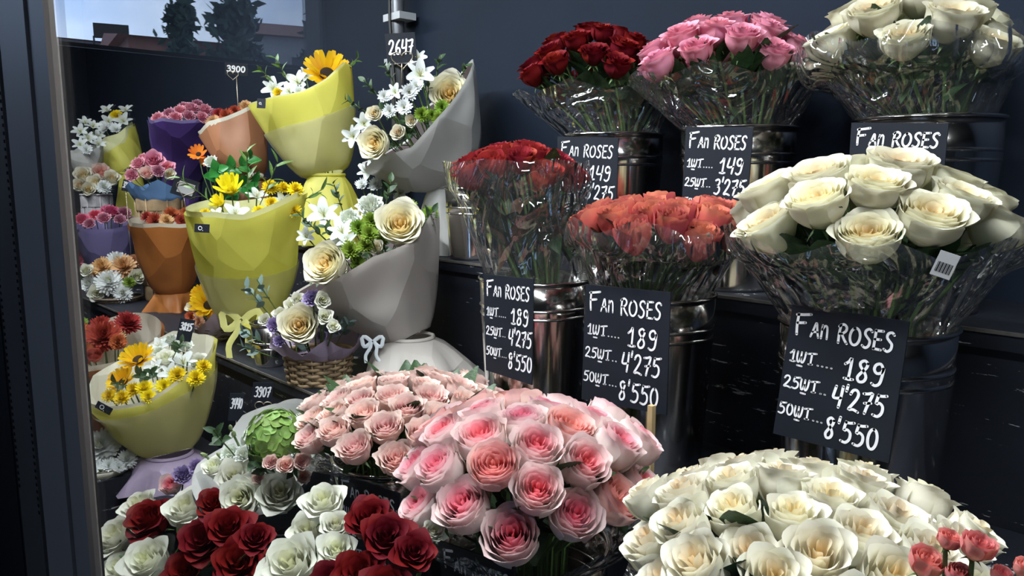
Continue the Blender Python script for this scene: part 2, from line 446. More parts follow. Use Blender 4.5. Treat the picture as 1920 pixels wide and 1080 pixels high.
# ------------------------------------------------------------------ flower prototypes (unit radius, axis +Z, base at the origin)
rng = random.Random(7)
def frame_of(n, spin=0.0):
    q = Z.rotation_difference(Vector(n).normalized())
    return q.to_matrix().to_4x4() @ Matrix.Rotation(spin, 4, 'Z')
def TRS(P, n, s=1.0, spin=0.0):
    return Matrix.Translation(P) @ frame_of(n, spin) @ Matrix.Diagonal((s, s, s, 1))
PROTO = {}
def rose_petal(mb, rnd, phi, halfw, rb, rt, zt, lip, drop, ruf, point, t, nu=8, nv=7, rnd_top=.16, side=.0):
    fr = rnd.uniform(2.5, 5); ph = rnd.uniform(0, 6.3); fr2 = rnd.uniform(6, 11); ph2 = rnd.uniform(0, 6.3)
    rows = []
    for j in range(nv+1):
        v = j/nv; row = []
        for i in range(nu+1):
            u = 2*i/nu - 1
            vv = v*(1 - rnd_top*u*u*u*u - .05*u*u)
            w = halfw*(.45 + .55*math.sin(PI/2*min(1, v*1.25)))
            a = phi + u*w
            r = rb + (rt-rb)*(math.sin(min(1.0, vv*1.5)*PI/2)**.72)*(1 - .10*max(0, (vv-.5)/.5))
            z = zt*(vv**.92)
            k = max(0, (vv-.66)/.34)
            lk = lip*(1 + point*max(0, 1-abs(u)*1.4) - .25*abs(u))
            r += lk*k*k; z -= drop*k**2.4
            r += side*abs(u)**3*v
            e = ruf*v*v*(math.sin(fr*u*2+ph)*.6 + math.sin(fr2*u+ph2)*.5*k)
            r += e; z += e*.6*k
            row.append((Vector((r*math.cos(a), r*math.sin(a), z)), t, vv))
        rows.append(row)
    mb.grid(rows)
def make_rose(key, mat, seeds, N=28, n_out=7, H=1.25, lip=.22, drop=.12, ruf=.02, point=.2, outdrop=.2, sink=.0, name='rose', hw=(1.25, .78), open_=.85, tmul=1.0, nu=8, nv=7):
    vs = []
    for sd in seeds:
        rnd = random.Random(sd*31+5)
        core = MB(); outs = []
        phi = rnd.uniform(0, 6.3)
        for i in range(N):
            s = i/(N-1)
            phi += 2.39996 + rnd.uniform(-.22, .22)
            rt = .07 + (.93-lip*.8)*s**open_
            zt = H*(1 - outdrop*s*s - sink*(1-s)**2) * rnd.uniform(.96, 1.03)
            hwv = hw[0] + (hw[1]-hw[0])*s**.6
            tgt = MB() if i >= N-n_out else core
            rose_petal(tgt, rnd, phi, hwv, .10+.06*s, rt, zt, lip*(.25+.75*s)*rnd.uniform(.75, 1.25), drop*(.15+.85*s)*rnd.uniform(.7, 1.4), ruf*(.4+.6*s), point, s*tmul, nu, nv, side=.05*s)
            if i >= N-n_out: outs.append(tgt.mesh('petal', mat))
        vs.append((core.mesh('bloom', mat), outs))
    PROTO[key] = dict(type='rose', v=vs, name=name, H=H)
def pm(name, *a, **k): return petal_mat(name, *a, **k)
W = (.80, .78, .66)
MAT_cream = pm('cream_petal', [(0, (.86, .60, .24)), (.28, (.86, .74, .42)), (.6, (.84, .79, .58)), (1, (.83, .80, .64))], edge=((.86, .84, .72), .5), base=((.66, .68, .36), .55))
MAT_ivory = pm('ivory_petal', [(0, (.80, .58, .27)), (.25, (.84, .76, .55)), (.6, (.84, .80, .66)), (1, (.82, .79, .66))], edge=((.86, .83, .74), .4), base=((.66, .68, .38), .5))
MAT_white = pm('white_petal', [(0, (.72, .72, .45)), (.3, (.82, .82, .70)), (1, (.80, .80, .71))], base=((.62, .68, .40), .5))
MAT_red = pm('dark_red_petal', [(0, (.14, .004, .008)), (1, (.14, .004, .008))], trans=.12, rough=.62, hue=.006, var=.3)
MAT_red2 = pm('crimson_petal', [(0, (.19, .008, .011)), (1, (.19, .008, .011))], trans=.15, rough=.6, hue=.008, var=.3)
MAT_pink = pm('rose_pink_petal', [(0, (.74, .16, .24)), (.4, (.80, .27, .38)), (1, (.82, .36, .48))], edge=((.85, .45, .56), .5), base=((.75, .45, .42), .4))
MAT_pale = pm('blush_petal', [(0, (.80, .32, .30)), (.35, (.84, .47, .43)), (.7, (.84, .57, .53)), (1, (.84, .64, .58))], edge=((.88, .76, .68), .7), base=((.82, .62, .50), .5), trans=.35)
MAT_duo = pm('two_tone_pink_petal', [(0, (.82, .12, .18)), (.22, (.82, .22, .29)), (.45, (.84, .50, .52)), (.75, (.84, .68, .66)), (1, (.84, .74, .70))], edge=((.86, .50, .54), .35), base=((.80, .74, .56), .6), trans=.35)
MAT_duo2 = pm('warm_pink_petal', [(0, (.80, .20, .17)), (.4, (.82, .30, .29)), (.7, (.84, .44, .42)), (1, (.83, .64, .58))], edge=((.86, .54, .52), .5), base=((.80, .70, .52), .6), trans=.35)
MAT_coral = pm('coral_petal', [(0, (.62, .15, .09)), (.5, (.62, .12, .10)), (1, (.60, .10, .105))], edge=((.74, .30, .19), .55), base=((.60, .10, .10), .5), var=.2)
MAT_salm = pm('brick_red_petal', [(0, (.32, .025, .025)), (1, (.32, .025, .025))], edge=((.4, .035, .035), .5), base=((.60, .20, .10), .5), var=.25)
MAT_spray = pm('coral_pink_petal', [(0, (.78, .16, .14)), (1, (.80, .28, .27))], edge=((.85, .42, .38), .5), base=((.75, .5, .35), .5))
make_rose('cream', MAT_cream, (1, 2, 3, 4), N=30, n_out=8, H=1.38, lip=.17, drop=.10, ruf=.022, point=.5, outdrop=.10, sink=.18, open_=.74, nu=10, nv=9)
make_rose('ivory', MAT_ivory, (5, 6, 7, 8), N=20, n_out=8, H=1.65, lip=.17, drop=.11, ruf=.018, point=.8, outdrop=.08, sink=.0, open_=.85, nu=10, nv=9)
make_rose('white', MAT_white, (9, 10, 11), N=20, n_out=8, H=1.6, lip=.20, drop=.13, ruf=.024, point=.7, outdrop=.12, nu=10, nv=9)
make_rose('red', MAT_red, (12, 13, 14), N=22, n_out=8, H=1.4, lip=.22, drop=.14, ruf=.018, point=.9, outdrop=.14, nu=10, nv=9)
make_rose('crimson', MAT_red2, (15, 16, 17), N=20, n_out=7, H=1.45, lip=.20, drop=.12, ruf=.018, point=.8, outdrop=.10)
make_rose('pink', MAT_pink, (18, 19, 20), N=22, n_out=8, H=1.5, lip=.20, drop=.13, ruf=.018, point=.9, outdrop=.10)
make_rose('pale', MAT_pale, (21, 22, 23, 24), N=24, n_out=8, H=1.5, lip=.20, drop=.10, ruf=.07, point=.25, outdrop=.07, sink=.1, nu=12)
make_rose('duo', MAT_duo, (25, 26, 27), N=26, n_out=8, H=1.75, lip=.14, drop=.07, ruf=.036, point=.4, outdrop=.09, sink=.10, open_=.82, nu=10, nv=9)
make_rose('duo2', MAT_duo2, (28, 29, 30), N=30, n_out=8, H=1.45, lip=.12, drop=.06, ruf=.034, point=.1, outdrop=.10, sink=.18, open_=.74, nu=10, nv=9)
make_rose('coral', MAT_coral, (31, 32, 33), N=24, n_out=8, H=1.9, lip=.10, drop=.04, ruf=.04, point=.1, outdrop=.04)
make_rose('brick', MAT_salm, (34, 35, 36), N=22, n_out=7, H=1.7, lip=.14, drop=.07, ruf=.025, point=.4, outdrop=.06)
make_rose('spray', MAT_spray, (37, 38), N=22, n_out=7, H=1.6, lip=.10, drop=.05, ruf=.05, point=.1, outdrop=.10, sink=.1)

# stem, leaves, calyx
stem_me = MB().grid([[Vector((ox+math.cos(PI*k/3), oy+math.sin(PI*k/3), zz)) for k in range(6)] for ox, oy, zz in ((0, 0, 0), (.8, .3, .25), (.3, .9, .6), (0, 0, 1))], True).mesh('stem', M['stem'])
def leaf_mesh(name, mat, wid=.30, droop=.25, fold=.25, n=7):
    mb = MB(); rows = []
    for j in range(n+1):
        v = j/n; w = wid*math.sin(PI*min(1, v*.93+.04))**.8*(1.15-.5*v)
        rows.append([Vector((u*w, v, -droop*v*v + fold*abs(u)*w)) for u in (-1, -.5, 0, .5, 1)])
    return mb.grid(rows).mesh(name, mat)
leaf_me = leaf_mesh('leaf', M['leaf'])
leafb_me = leaf_mesh('leaf', M['leafb'])
leafl_me = leaf_mesh('leaf', M['leafl'], .24)
euc_me = leaf_mesh('leaf', M['euc'], .42, .1, .1)
strap_me = leaf_mesh('leaf', M['leafl'], .14, .3, .2)
def calyx_mesh():
    mb = MB().lathe([(0, -.12), (.16, -.1), (.2, 0), (.17, .08)], 10)
    for k in range(5):
        a = 2*PI*k/5
        rows = []
        for j in range(5):
            v = j/4; w = .11*(1-v)
            c = Vector((math.cos(a), math.sin(a), 0)); t = Vector((-math.sin(a), math.cos(a), 0))
            p = c*(.18+.42*v) + Z*(.05-.28*v*v)
            rows.append([p - t*w, p + Z*.01, p + t*w])
        mb.grid(rows)
    return mb.mesh('calyx', M['calyx'])
calyx_me = calyx_mesh()

# chrysanthemums, daisies and the rest: list of (part, mesh, matrix) built once
def ray_mesh(name, mat, L=1.0, w=.16, curve=.25, tip=.5, cup=.1, t=1.0, n=5):
    mb = MB(); rows = []
    for j in range(n+1):
        v = j/n; ww = w*math.sin(PI*(.12+.80*v))**tip
        rows.append([(Vector((u*ww, v*L, curve*v*v + cup*abs(u)*ww*2)), t, v) for u in (-1, 0, 1)])
    return mb.grid(rows).mesh(name, mat)
def mum_mesh(name, mat, layers, cup=.1, w=.09, dome=.55):
    """layers: (count, elevation start deg, length)"""
    mb = MB(); rnd = random.Random(len(layers)*7+3)
    for li, (cnt, el, L) in enumerate(layers):
        for k in range(cnt):
            a = 2*PI*(k + .5*(li % 2))/cnt + rnd.uniform(-.08, .08); e = math.radians(el + rnd.uniform(-6, 6))
            c = Vector((math.cos(a), math.sin(a), 0)); t = Vector((-math.sin(a), math.cos(a), 0))
            d = c*math.cos(e) + Z*math.sin(e); up = -c*math.sin(e) + Z*math.cos(e)
            rows = []; LL = L*rnd.uniform(.88, 1.08)
            for j in range(4):
                v = j/3; ww = w*(.6, 1, 1.05, .45)[j]
                p = d*LL*v + up*(.22*LL*v*v) + Z*dome*.1
                rows.append([(p - t*ww + up*cup*ww, li/max(1, len(layers)-1), v), (p, li/max(1, len(layers)-1), v), (p + t*ww + up*cup*ww, li/max(1, len(layers)-1), v)])
            mb.grid(rows)
    return mb.mesh(name, mat)
LAY_BUTTON = [(5, 86, .55), (9, 72, .62), (13, 56, .7), (16, 40, .8), (18, 24, .9), (18, 8, .98), (16, -8, 1.0)]
LAY_OPEN = [(6, 80, .3), (10, 60, .42), (14, 42, .62), (17, 28, .82), (19, 14, 1.0)]
LAY_BALL = [(6, 85, .78), (11, 70, .84), (16, 55, .9), (20, 38, .95), (22, 20, 1.0), (22, 2, 1.0), (20, -16, .95)]
MAT_ym = pm('yellow_mum_petal', [(0, (.74, .55, .01)), (1, (.88, .71, .02))], trans=.15)
MAT_gm = pm('green_mum_petal', [(0, (.18, .28, .03)), (1, (.20, .32, .04))], trans=.15)
MAT_wm = pm('white_mum_petal', [(0, (.72, .74, .45)), (.3, (.80, .82, .80)), (1, (.80, .83, .84))], trans=.2)
MAT_rm = pm('rust_mum_petal', [(0, (.43, .085, .04)), (1, (.45, .09, .045))], trans=.15, var=.25, hue=.02)
MAT_pm = pm('peach_mum_petal', [(0, (.62, .34, .15)), (1, (.72, .45, .26))], trans=.15, var=.25, hue=.02)
MAT_sun = pm('sunflower_petal', [(0, (.80, .40, .01)), (1, (.86, .55, .015))], edge=((.86, .60, .03), .5), base=((.78, .34, .005), .6), trans=.3)
MAT_sun2 = pm('lemon_petal', [(0, (.86, .70, .02)), (1, (.88, .76, .03))], trans=.3)
MAT_or = pm('orange_petal', [(0, (.75, .16, .02)), (1, (.85, .24, .03))], trans=.25)
MAT_carnp = pm('pink_carnation_petal', [(0, (.68, .20, .31)), (1, (.72, .28, .38))], edge=((.80, .50, .56), .6), trans=.2, var=.3)
MAT_carnh = pm('hot_pink_carnation_petal', [(0, (.70, .10, .22)), (1, (.80, .20, .30))], trans=.2, var=.2)
MAT_carnl = pm('lilac_carnation_petal', [(0, (.31, .22, .46)), (1, (.33, .24, .48))], edge=((.45, .38, .58), .5), trans=.2)
MAT_carnw = pm('white_carnation_petal', [(0, (.74, .78, .66)), (1, (.80, .83, .80))], trans=.25)
MAT_al = pm('alstroemeria_petal', [(0, (.78, .82, .80)), (1, (.80, .84, .84))], base=((.55, .62, .30), .8), trans=.3)
MAT_hy = pm('green_hydrangea_petal', [(0, (.15, .28, .05)), (1, (.25, .38, .10))], base=((.36, .46, .2), .5), trans=.2, var=.25)
MAT_hw = pm('white_hydrangea_petal', [(0, (.70, .74, .62)), (1, (.78, .82, .76))], trans=.25)
MAT_bud = pm('bud_petal', [(0, (.38, .47, .22)), (1, (.42, .50, .26))], trans=.15)
MAT_disc = plain('dark_flower_disc', (.03, .017, .010), .9, bump=.8, bscale=60, noise=.4, nscale=60)
MAT_discy = plain('yellow_flower_disc', (.55, .40, .03), .9, bump=.8, bscale=60)
def proto_simple(key, name, cat, parts): PROTO[key] = dict(type='parts', name=name, cat=cat, parts=parts)
I4 = Matrix.Identity(4)
for key, mat, lay, w, nm in (('ymum', MAT_ym, LAY_BUTTON, .11, 'button_chrysanthemum'), ('gmum', MAT_gm, LAY_BUTTON, .11, 'button_chrysanthemum'),
                         ('wmum', MAT_wm, LAY_OPEN, .13, 'daisy_chrysanthemum'), ('rust', MAT_rm, LAY_BALL, .10, 'ball_chrysanthemum'), ('peach', MAT_pm, LAY_BALL, .10, 'ball_chrysanthemum'),
                         ('wball', MAT_wm, LAY_BALL, .10, 'ball_chrysanthemum')):
    proto_simple(key, nm, 'flower', [('flower_head', mum_mesh('flower_head', mat, lay, w=w), I4, []), ('calyx', calyx_me, Matrix.Translation((0, 0, -.05)), [])])
def rays(name, mesh, n, tilt, jit, seed, r0=.0, zoff=0):
    rnd = random.Random(seed); L = []
    for k in range(n):
        a = 2*PI*k/n + rnd.uniform(-jit, jit)
        L.append((name, mesh, Matrix.Rotation(a, 4, 'Z') @ Matrix.Translation((0, r0, zoff)) @ Matrix.Rotation(tilt + rnd.uniform(-jit, jit), 4, 'X'), []))
    return L
disc_me = MB().lathe([(0, .16), (.15, .15), (.28, .10), (.34, 0), (.3, -.05), (0, -.08)], 18).mesh('disc', MAT_disc)
discy_me = MB().lathe([(0, .16), (.15, .15), (.28, .10), (.34, 0), (.3, -.05), (0, -.08)], 18).mesh('disc', MAT_discy)
sun_p = ray_mesh('petal', MAT_sun, .78, .14, .12); sun_p2 = ray_mesh('petal', MAT_sun2, .95, .16, .18); or_p = ray_mesh('petal', MAT_or, .8, .17, .15)
proto_simple('sun', 'sunflower', 'flower', [('disc', disc_me, I4, [])] + rays('petal', sun_p, 15, .35, .12, 1, .28) + rays('petal', sun_p, 13, .75, .14, 2, .24, .03))
proto_simple('sun2', 'lemon_daisy', 'flower', [('disc', discy_me, Matrix.Diagonal((.6, .6, .6, 1)), [])] + rays('petal', sun_p2, 12, .7, .15, 3, .05) + rays('petal', sun_p2, 9, 1.1, .15, 4, .03, .03))
proto_simple('orange_daisy', 'orange_daisy', 'flower', [('disc', disc_me, Matrix.Diagonal((.8, .8, .8, 1)), [])] + rays('petal', or_p, 12, .45, .15, 3, .2))
al_p = ray_mesh('petal', MAT_al, 1.15, .34, -.35, .6, .25, n=6); al_p2 = ray_mesh('petal', MAT_al, 1.1, .22, -.30, .6, .25, n=6)
stamen_me = MB()
for k in range(5):
    a = 2*PI*k/5; stamen_me.tube([(0, 0, 0), (.1*math.cos(a), .1*math.sin(a), .45), (.24*math.cos(a), .24*math.sin(a), .75)], .022, 4)
stamen_me = stamen_me.mesh('stamens', plain('stamen', (.55, .5, .2), .6))
proto_simple('alstro', 'alstroemeria', 'flower', [('stamens', stamen_me, I4, [])] + rays('petal', al_p, 3, .75, .08, 5, .03) + [(n_, m_, Matrix.Rotation(PI/3, 4, 'Z') @ x_, s_) for n_, m_, x_, s_ in rays('petal', al_p2, 3, .65, .08, 6, .03)])
def carn_mesh(name, mat, seed):
    rnd = random.Random(seed); mb = MB(); phi = 0
    for i in range(22):
        s = i/21; phi += 2.4
        rose_petal(mb, rnd, phi, .75, .08, .12+.62*s**.7, 1.0-.35*s, .22*s+.05, .12*s, .12, 0, s, 8, 5, .1)
    return mb.mesh(name, mat)
for key, mat in (('carnp', MAT_carnp), ('carnh', MAT_carnh), ('carnl', MAT_carnl), ('carnw', MAT_carnw)):
    proto_simple(key, 'carnation', 'flower', [('flower_head', carn_mesh('flower_head', mat, 3), I4, []), ('calyx', calyx_me, Matrix.Translation((0, 0, -.1)) @ Matrix.Diagonal((.9, .9, 1.6, 1)), [])])
def floret_mesh(name, mat):
    mb = MB()
    for k in range(4):
        a = PI/2*k; R_ = Matrix.Rotation(a, 3, 'Z'); rows = []
        for j in range(4):
            v = j/3; ww = (.15, .55, .6, .2)[j]
            rows.append([(R_ @ Vector((u*ww, v, .12*v*v + .15*abs(u)*ww)), v, v) for u in (-1, 0, 1)])
        mb.grid(rows)
    return mb.mesh(name, mat)
def hydrangea(key, mat, n=60, fl=.21):
    fm = floret_mesh('floret', mat); rnd = random.Random(n); L = []
    core = MB().lathe([(0, .60), (.4, .52), (.68, .3), (.75, 0), (.5, -.25), (0, -.3)], 16).mesh('flower_core', M['calyx'])
    for k in range(n):
        c = 1 - 1.15*(k+.5)/n; s = math.sqrt(max(0, 1-c*c)); a = k*2.39996
        nn = Vector((s*math.cos(a), s*math.sin(a), c*.9))
        P = Vector((.92*nn.x, .92*nn.y, .75*nn.z)) * rnd.uniform(.93, 1.05)
        L.append(('floret', fm, TRS(P, nn + Vector((rnd.uniform(-.25, .25), rnd.uniform(-.25, .25), 0)), fl*rnd.uniform(.85, 1.15), rnd.uniform(0, 6)), []))
    proto_simple(key, 'hydrangea', 'flower', [('flower_core', core, I4, [])] + L)
hydrangea('hydg', MAT_hy); hydrangea('hydw', MAT_hw)
bud_me = MB().lathe([(0, 0), (.28, .08), (.42, .5), (.36, 1.1), (.16, 1.6), (0, 1.75)], 10).mesh('bud', MAT_bud)
proto_simple('bud', 'eustoma_bud', 'bud', [('bud', bud_me, I4, []), ('calyx', calyx_me, I4, [])])
PETAL_PARTS = True
def stem_to(root, Mw, P, T, rad):
    d = T - P; L = d.length
    if L < .01: return
    Ms = Matrix.Translation(P) @ frame_of(d) @ Matrix.Diagonal((rad, rad, L, 1))
    put(bpy.data.objects.new('stem', stem_me), root, Mw.inverted() @ Ms)
QUEUE = []                                  # flowers and sprigs wait here until all heads have been moved clear of one another
HEAD = dict(rose=(.52, .86), alstro=(.55, .62), sun=(.25, .85), sun2=(.5, .7), orange_daisy=(.25, .8), hydg=(.25, .92), hydw=(.25, .92), bud=(.85, .5))
def flower(key, P, n, r, label, group=None, to=None, leaves=0, leaf=None, rnd=rng, cat=None, spin=None, stem_r=.0028, ctx=None):
    """a flower whose bloom tops out near P, looking along n, head radius r metres; stem runs to point 'to'."""
    p = PROTO[key]; n = Vector(n).normalized()
    H = p.get('H', .45 if key not in ('bud',) else 1.2)
    if p['type'] == 'rose': f, k = HEAD['rose']; c = f*H
    else: c, k = HEAD.get(key, (.28, .82))
    B = P - n*(H*r*.85)
    QUEUE.append(dict(kind='flower', key=key, B=B, n=n, r=r, label=label, group=group, to=to, leaves=leaves, leaf=leaf, rnd=rnd, cat=cat,
                      spin=rnd.uniform(0, 6.28) if spin is None else spin, stem_r=stem_r, ctx=ctx, c=B + n*(c*r), rho=k*r, var=rnd.random()))
def build_flower(d):
    p = PROTO[d['key']]; n, r, B, rnd, to, ctx = d['n'], d['r'], d['B'], d['rnd'], d['to'], d['ctx']
    Mw = TRS(B, n, r, d['spin'])
    root = empty(p['name'], Mw, d['label'], d['cat'] or p.get('cat', 'rose'), d['group'])
    if p['type'] == 'rose':
        core, outs = p['v'][int(d['var']*len(p['v']))]
        b = put(bpy.data.objects.new('bloom', core), root)
        for q in outs: put(bpy.data.objects.new('petal', q), b)
        put(bpy.data.objects.new('calyx', calyx_me), root)
    else:
        for nm, me, mx, sub in p['parts']: put(bpy.data.objects.new(nm, me), root, mx)
    if to is None: return root
    Q = None
    if ctx:                                   # stems keep their order on the way down, so they do not cross
        off = B - ctx['mid']; off -= ctx['ax']*off.dot(ctx['ax'])
        o2 = off*ctx['k']
        if o2.length > ctx['rmax']: o2 *= ctx['rmax']/o2.length
        if ctx.get('rim'):                    # through the bucket mouth or over the paper edge, then down
            rc, rr_ = ctx['rim']
            if ctx.get('bunch') or ctx.get('mouth'): Q = rc + o2*1.25
            elif off.length > rr_*.72: Q = rc + off*(rr_*.72/off.length) - ctx['ax']*.012
        to = to + o2
    if Q is not None and (Q-B).dot(to-B) > 0 and (Q-B).length > .012:
        rad = d['stem_r']; rows = []
        for pt in (B, B.lerp(Q, .5), Q, to):
            rows.append([Mw.inverted() @ (pt + Vector((math.cos(PI*k/3), math.sin(PI*k/3), 0))*rad) for k in range(6)])
        put(bpy.data.objects.new('stem', MB().grid(rows, True).mesh('stem', M['stem'])), root)
    else:
        stem_to(root, Mw, B, to, d['stem_r'])
    top_end = Q if Q is not None else to
    for k in range(d['leaves']):
        f = rnd.uniform(.10, .5)
        if ctx and ctx.get('zmin'): f = min(f, max(.05, (B.z - ctx['zmin'])/max(.01, B.z - to.z)))
        if Q is not None: f = min(.92, f*1.6)
        Pl = B.lerp(top_end, f)
        rad = Vector((Pl.x-ctx['mid'].x, Pl.y-ctx['mid'].y, 0)) if ctx else Vector((n.x, n.y, 0))
        if rad.length > 1e-4: rad.normalize()
        out = rad*.7 + Vector((rnd.uniform(-.5, .5), rnd.uniform(-.5, .5), rnd.uniform(.6, 1.3)))
        L = rnd.uniform(.055, .09)
        od = out.normalized()
        if ctx and ctx.get('inside'):
            def clear(tip):
                if not ctx['inside'](tip) or not ctx['inside'](Pl.lerp(tip, .6)): return False
                return all((q_ - h['c']).length > h['rho'] for h in ctx['mine'] if h is not d for q_ in (tip, Pl.lerp(tip, .6)))
            for _try in range(14):
                if clear(Pl + od*L): break
                od = (rad*rnd.uniform(0, .9) + Vector((rnd.uniform(-.6, .6), rnd.uniform(-.6, .6), rnd.uniform(-.5, 1.0)))).normalized(); L = max(.024, L*.9)
        qm = od.to_track_quat('Y', 'Z').to_matrix().to_4x4()
        Ml = Matrix.Translation(Pl) @ qm @ Matrix.Rotation(rnd.uniform(-.5, .5), 4, 'Y') @ Matrix.Diagonal((L, L, L, 1))
        lf = d['leaf']
        put(bpy.data.objects.new('leaf', rnd.choice(lf) if isinstance(lf, list) else (lf or leaf_me)), root, Mw.inverted() @ Ml)
    return root
def relax(items, iters=160):
    """push heads apart until they only press lightly against each other"""
    import numpy as np
    c = np.array([d['c'] for d in items]); c0 = c.copy(); rho = np.array([d['rho'] for d in items])
    ray_ = c - np.array(CAM); ray_ /= np.linalg.norm(ray_, axis=1)[:, None]
    lat = np.array([1.0 if d['ctx'] and d['ctx'].get('bunch') else .45 for d in items])
    cap = np.array([.055 if d['ctx'] and d['ctx'].get('bunch') else .075 for d in items])
    tgt = (rho[:, None] + rho[None, :])*.97
    sp = np.array([d['kind'] == 'sprig' for d in items]); tgt[sp[:, None] & sp[None, :]] *= .5
    inv = np.where(sp, 1.8, 1.0)
    for it in range(iters):
        d = c[:, None, :] - c[None, :, :]; L = np.sqrt((d**2).sum(2)) + 1e-9
        ov = np.clip(tgt - L, 0, None); np.fill_diagonal(ov, 0)
        w = inv[:, None]/(inv[:, None] + inv[None, :])
        mv = (d/L[:, :, None]*(ov*w)[:, :, None]).sum(1)*.45
        al = (mv*ray_).sum(1)[:, None]*ray_
        mv = al + (mv-al)*lat[:, None]
        # a little sideways-overlap is turned into depth for hand placed flowers
        c += mv
        if it < iters*.7: c += (c0-c)*.01
        for d_i, d_ in enumerate(items):
            x = d_['ctx']
            if not x: continue
            if x.get('bunch'):
                rx, ry = c[d_i, 0]-x['mid'].x, c[d_i, 1]-x['mid'].y; rr_ = math.hypot(rx, ry); lim = x['rlim']
                if rr_ > lim: c[d_i, 0] = x['mid'].x + rx*lim/rr_; c[d_i, 1] = x['mid'].y + ry*lim/rr_
                c[d_i, 2] = min(c[d_i, 2], c0[d_i, 2] + .002)
                for ax_, lo, hi in ((0, *x['xl']), (1, -9, x['ymax'])):
                    c[d_i, ax_] = min(max(c[d_i, ax_], lo + rho[d_i]), hi - rho[d_i])
        dd = c-c0; l = np.linalg.norm(dd, axis=1); k = np.minimum(1, cap/np.maximum(l, 1e-9)); c = c0 + dd*k[:, None]
    for i, d in enumerate(items):
        mv = Vector(c[i]-c0[i]); d['B'] = d['B'] + mv; d['c'] = Vector(c[i])
SLEEVES = []
def flush():
    relax(QUEUE)
    for f in SLEEVES: f()
    for d in QUEUE: build_flower(d) if d['kind'] == 'flower' else build_sprig(d)
TOCAM = lambda P: (CAM - P).normalized()

# ------------------------------------------------------------------ buckets, sleeves, signs
def bucket(P, label, R=.10, H=.28, group='polished steel flower buckets', mat=None):
    """P: centre of the base"""
    mat = mat or M['steel']
    t = empty('flower_bucket', Matrix.Translation(P), label, 'bucket', group)
    r0 = R*.86
    MB().lathe([(0, .004), (r0-.004, .004), (r0, 0), (r0, .006), (R-.001, H-.055), (R, H), (R-.0025, H), (R-.004, H-.055), (r0-.003, .008), (0, .008)], 56).build('body', mat, t)
    rim = MB(); n = 56
    rim.grid([[Vector(((R+.0005+.0028*math.cos(b))*math.cos(2*PI*k/n), (R+.0005+.0028*math.cos(b))*math.sin(2*PI*k/n), H+.0028*math.sin(b))) for k in range(n)] for b in [2*PI*j/8 for j in range(9)]], True)
    rim.build('rolled_rim', mat, t)
    for zz in (H-.046, H-.060):
        rg = MB(); rr_ = R*(.86+.14*zz/H)
        rg.grid([[Vector(((rr_+.0035*math.cos(b))*math.cos(2*PI*k/n), (rr_+.0035*math.cos(b))*math.sin(2*PI*k/n), zz+.0035*math.sin(b))) for k in range(n)] for b in [2*PI*j/8 for j in range(9)]], True)
        rg.build('ridge', mat, t)
    return t
def sleeve(name, label, P0, P1, r0, r1, tilt=(0, 0), seed=0, mat=None, folds=9, amp=.03, ragged=.012, cat='wrapper', n=96, ns=18, pw=.75, parent=None, group=None, cr=.0, heads=(), xl=(-99, 99), ymax=99):
    rnd = random.Random(seed); fs = [(rnd.randint(2, folds+3), rnd.uniform(0, 6.3), rnd.uniform(.4, 1)) for _ in range(5)]
    fs2 = [(rnd.randint(7, 17), rnd.uniform(0, 6.3), rnd.uniform(.3, 1)) for _ in range(4)]
    rows = []; axis = (P1-P0)
    up = Vector((tilt[0], tilt[1], 1)).normalized(); q = Z.rotation_difference(up)
    need = [[0.0]*n for _ in range(ns+1)]
    for j in range(ns+1):
        c = P0.lerp(P1, j/ns)
        for (hc, hr) in heads:
            q2 = hr*hr - (hc.z-c.z)**2
            if q2 <= 0: continue
            dx, dy = hc.x-c.x, hc.y-c.y
            for k in range(n):
                ca, sa = math.cos(2*PI*k/n), math.sin(2*PI*k/n); pe = dx*sa - dy*ca
                if pe*pe < q2: need[j][k] = max(need[j][k], dx*ca + dy*sa + math.sqrt(q2-pe*pe))
    if heads:
        need = [[max(row_[(k+o) % n] for o in range(-4, 5)) for k in range(n)] for row_ in need]
        need = [[max(need[jj][k] for jj in (max(0, j-1), j, min(ns, j+1))) for k in range(n)] for j in range(ns+1)]
        need = [[sum(row_[(k+o) % n] for o in range(-2, 3))/5 for k in range(n)] for row_ in need]
    for j in range(ns+1):
        s = j/ns; c = P0.lerp(P1, s); r = r0 + (r1-r0)*s**pw; row = []
        for k in range(n):
            a = 2*PI*k/n
            w = sum(am*math.sin(f*a+ph) for f, ph, am in fs)/3 + sum(am*abs(math.sin(f*a*.5+ph+1.5*s)) for f, ph, am in fs2)/4*.8
            rr_ = r*(1 + amp*w*(.35+.65*s) + cr*(math.sin(13*a+6*s+3*math.sin(3*a+seed))*math.sin(8*s+4*math.sin(5*a+seed))))
            if heads: rr_ = max(rr_, need[j][k] + .003)
            tri = abs(((a*folds/(2*PI)+.3) % 1) - .5)*2
            loc = Vector((math.cos(a)*rr_, math.sin(a)*rr_, 0)); loc.rotate(Quaternion().slerp(q, s))
            vv = c + loc + up*(ragged*(tri-.5)*s**4 + .3*ragged*w*s**3)
            vv.x = min(max(vv.x, xl[0]), xl[1]); vv.y = min(vv.y, ymax)
            row.append(vv)
        rows.append(row)
    o = MB().grid(rows, True).build(name, mat or M['film'], parent)
    if not parent: tag(o, label, cat, group)
    return o

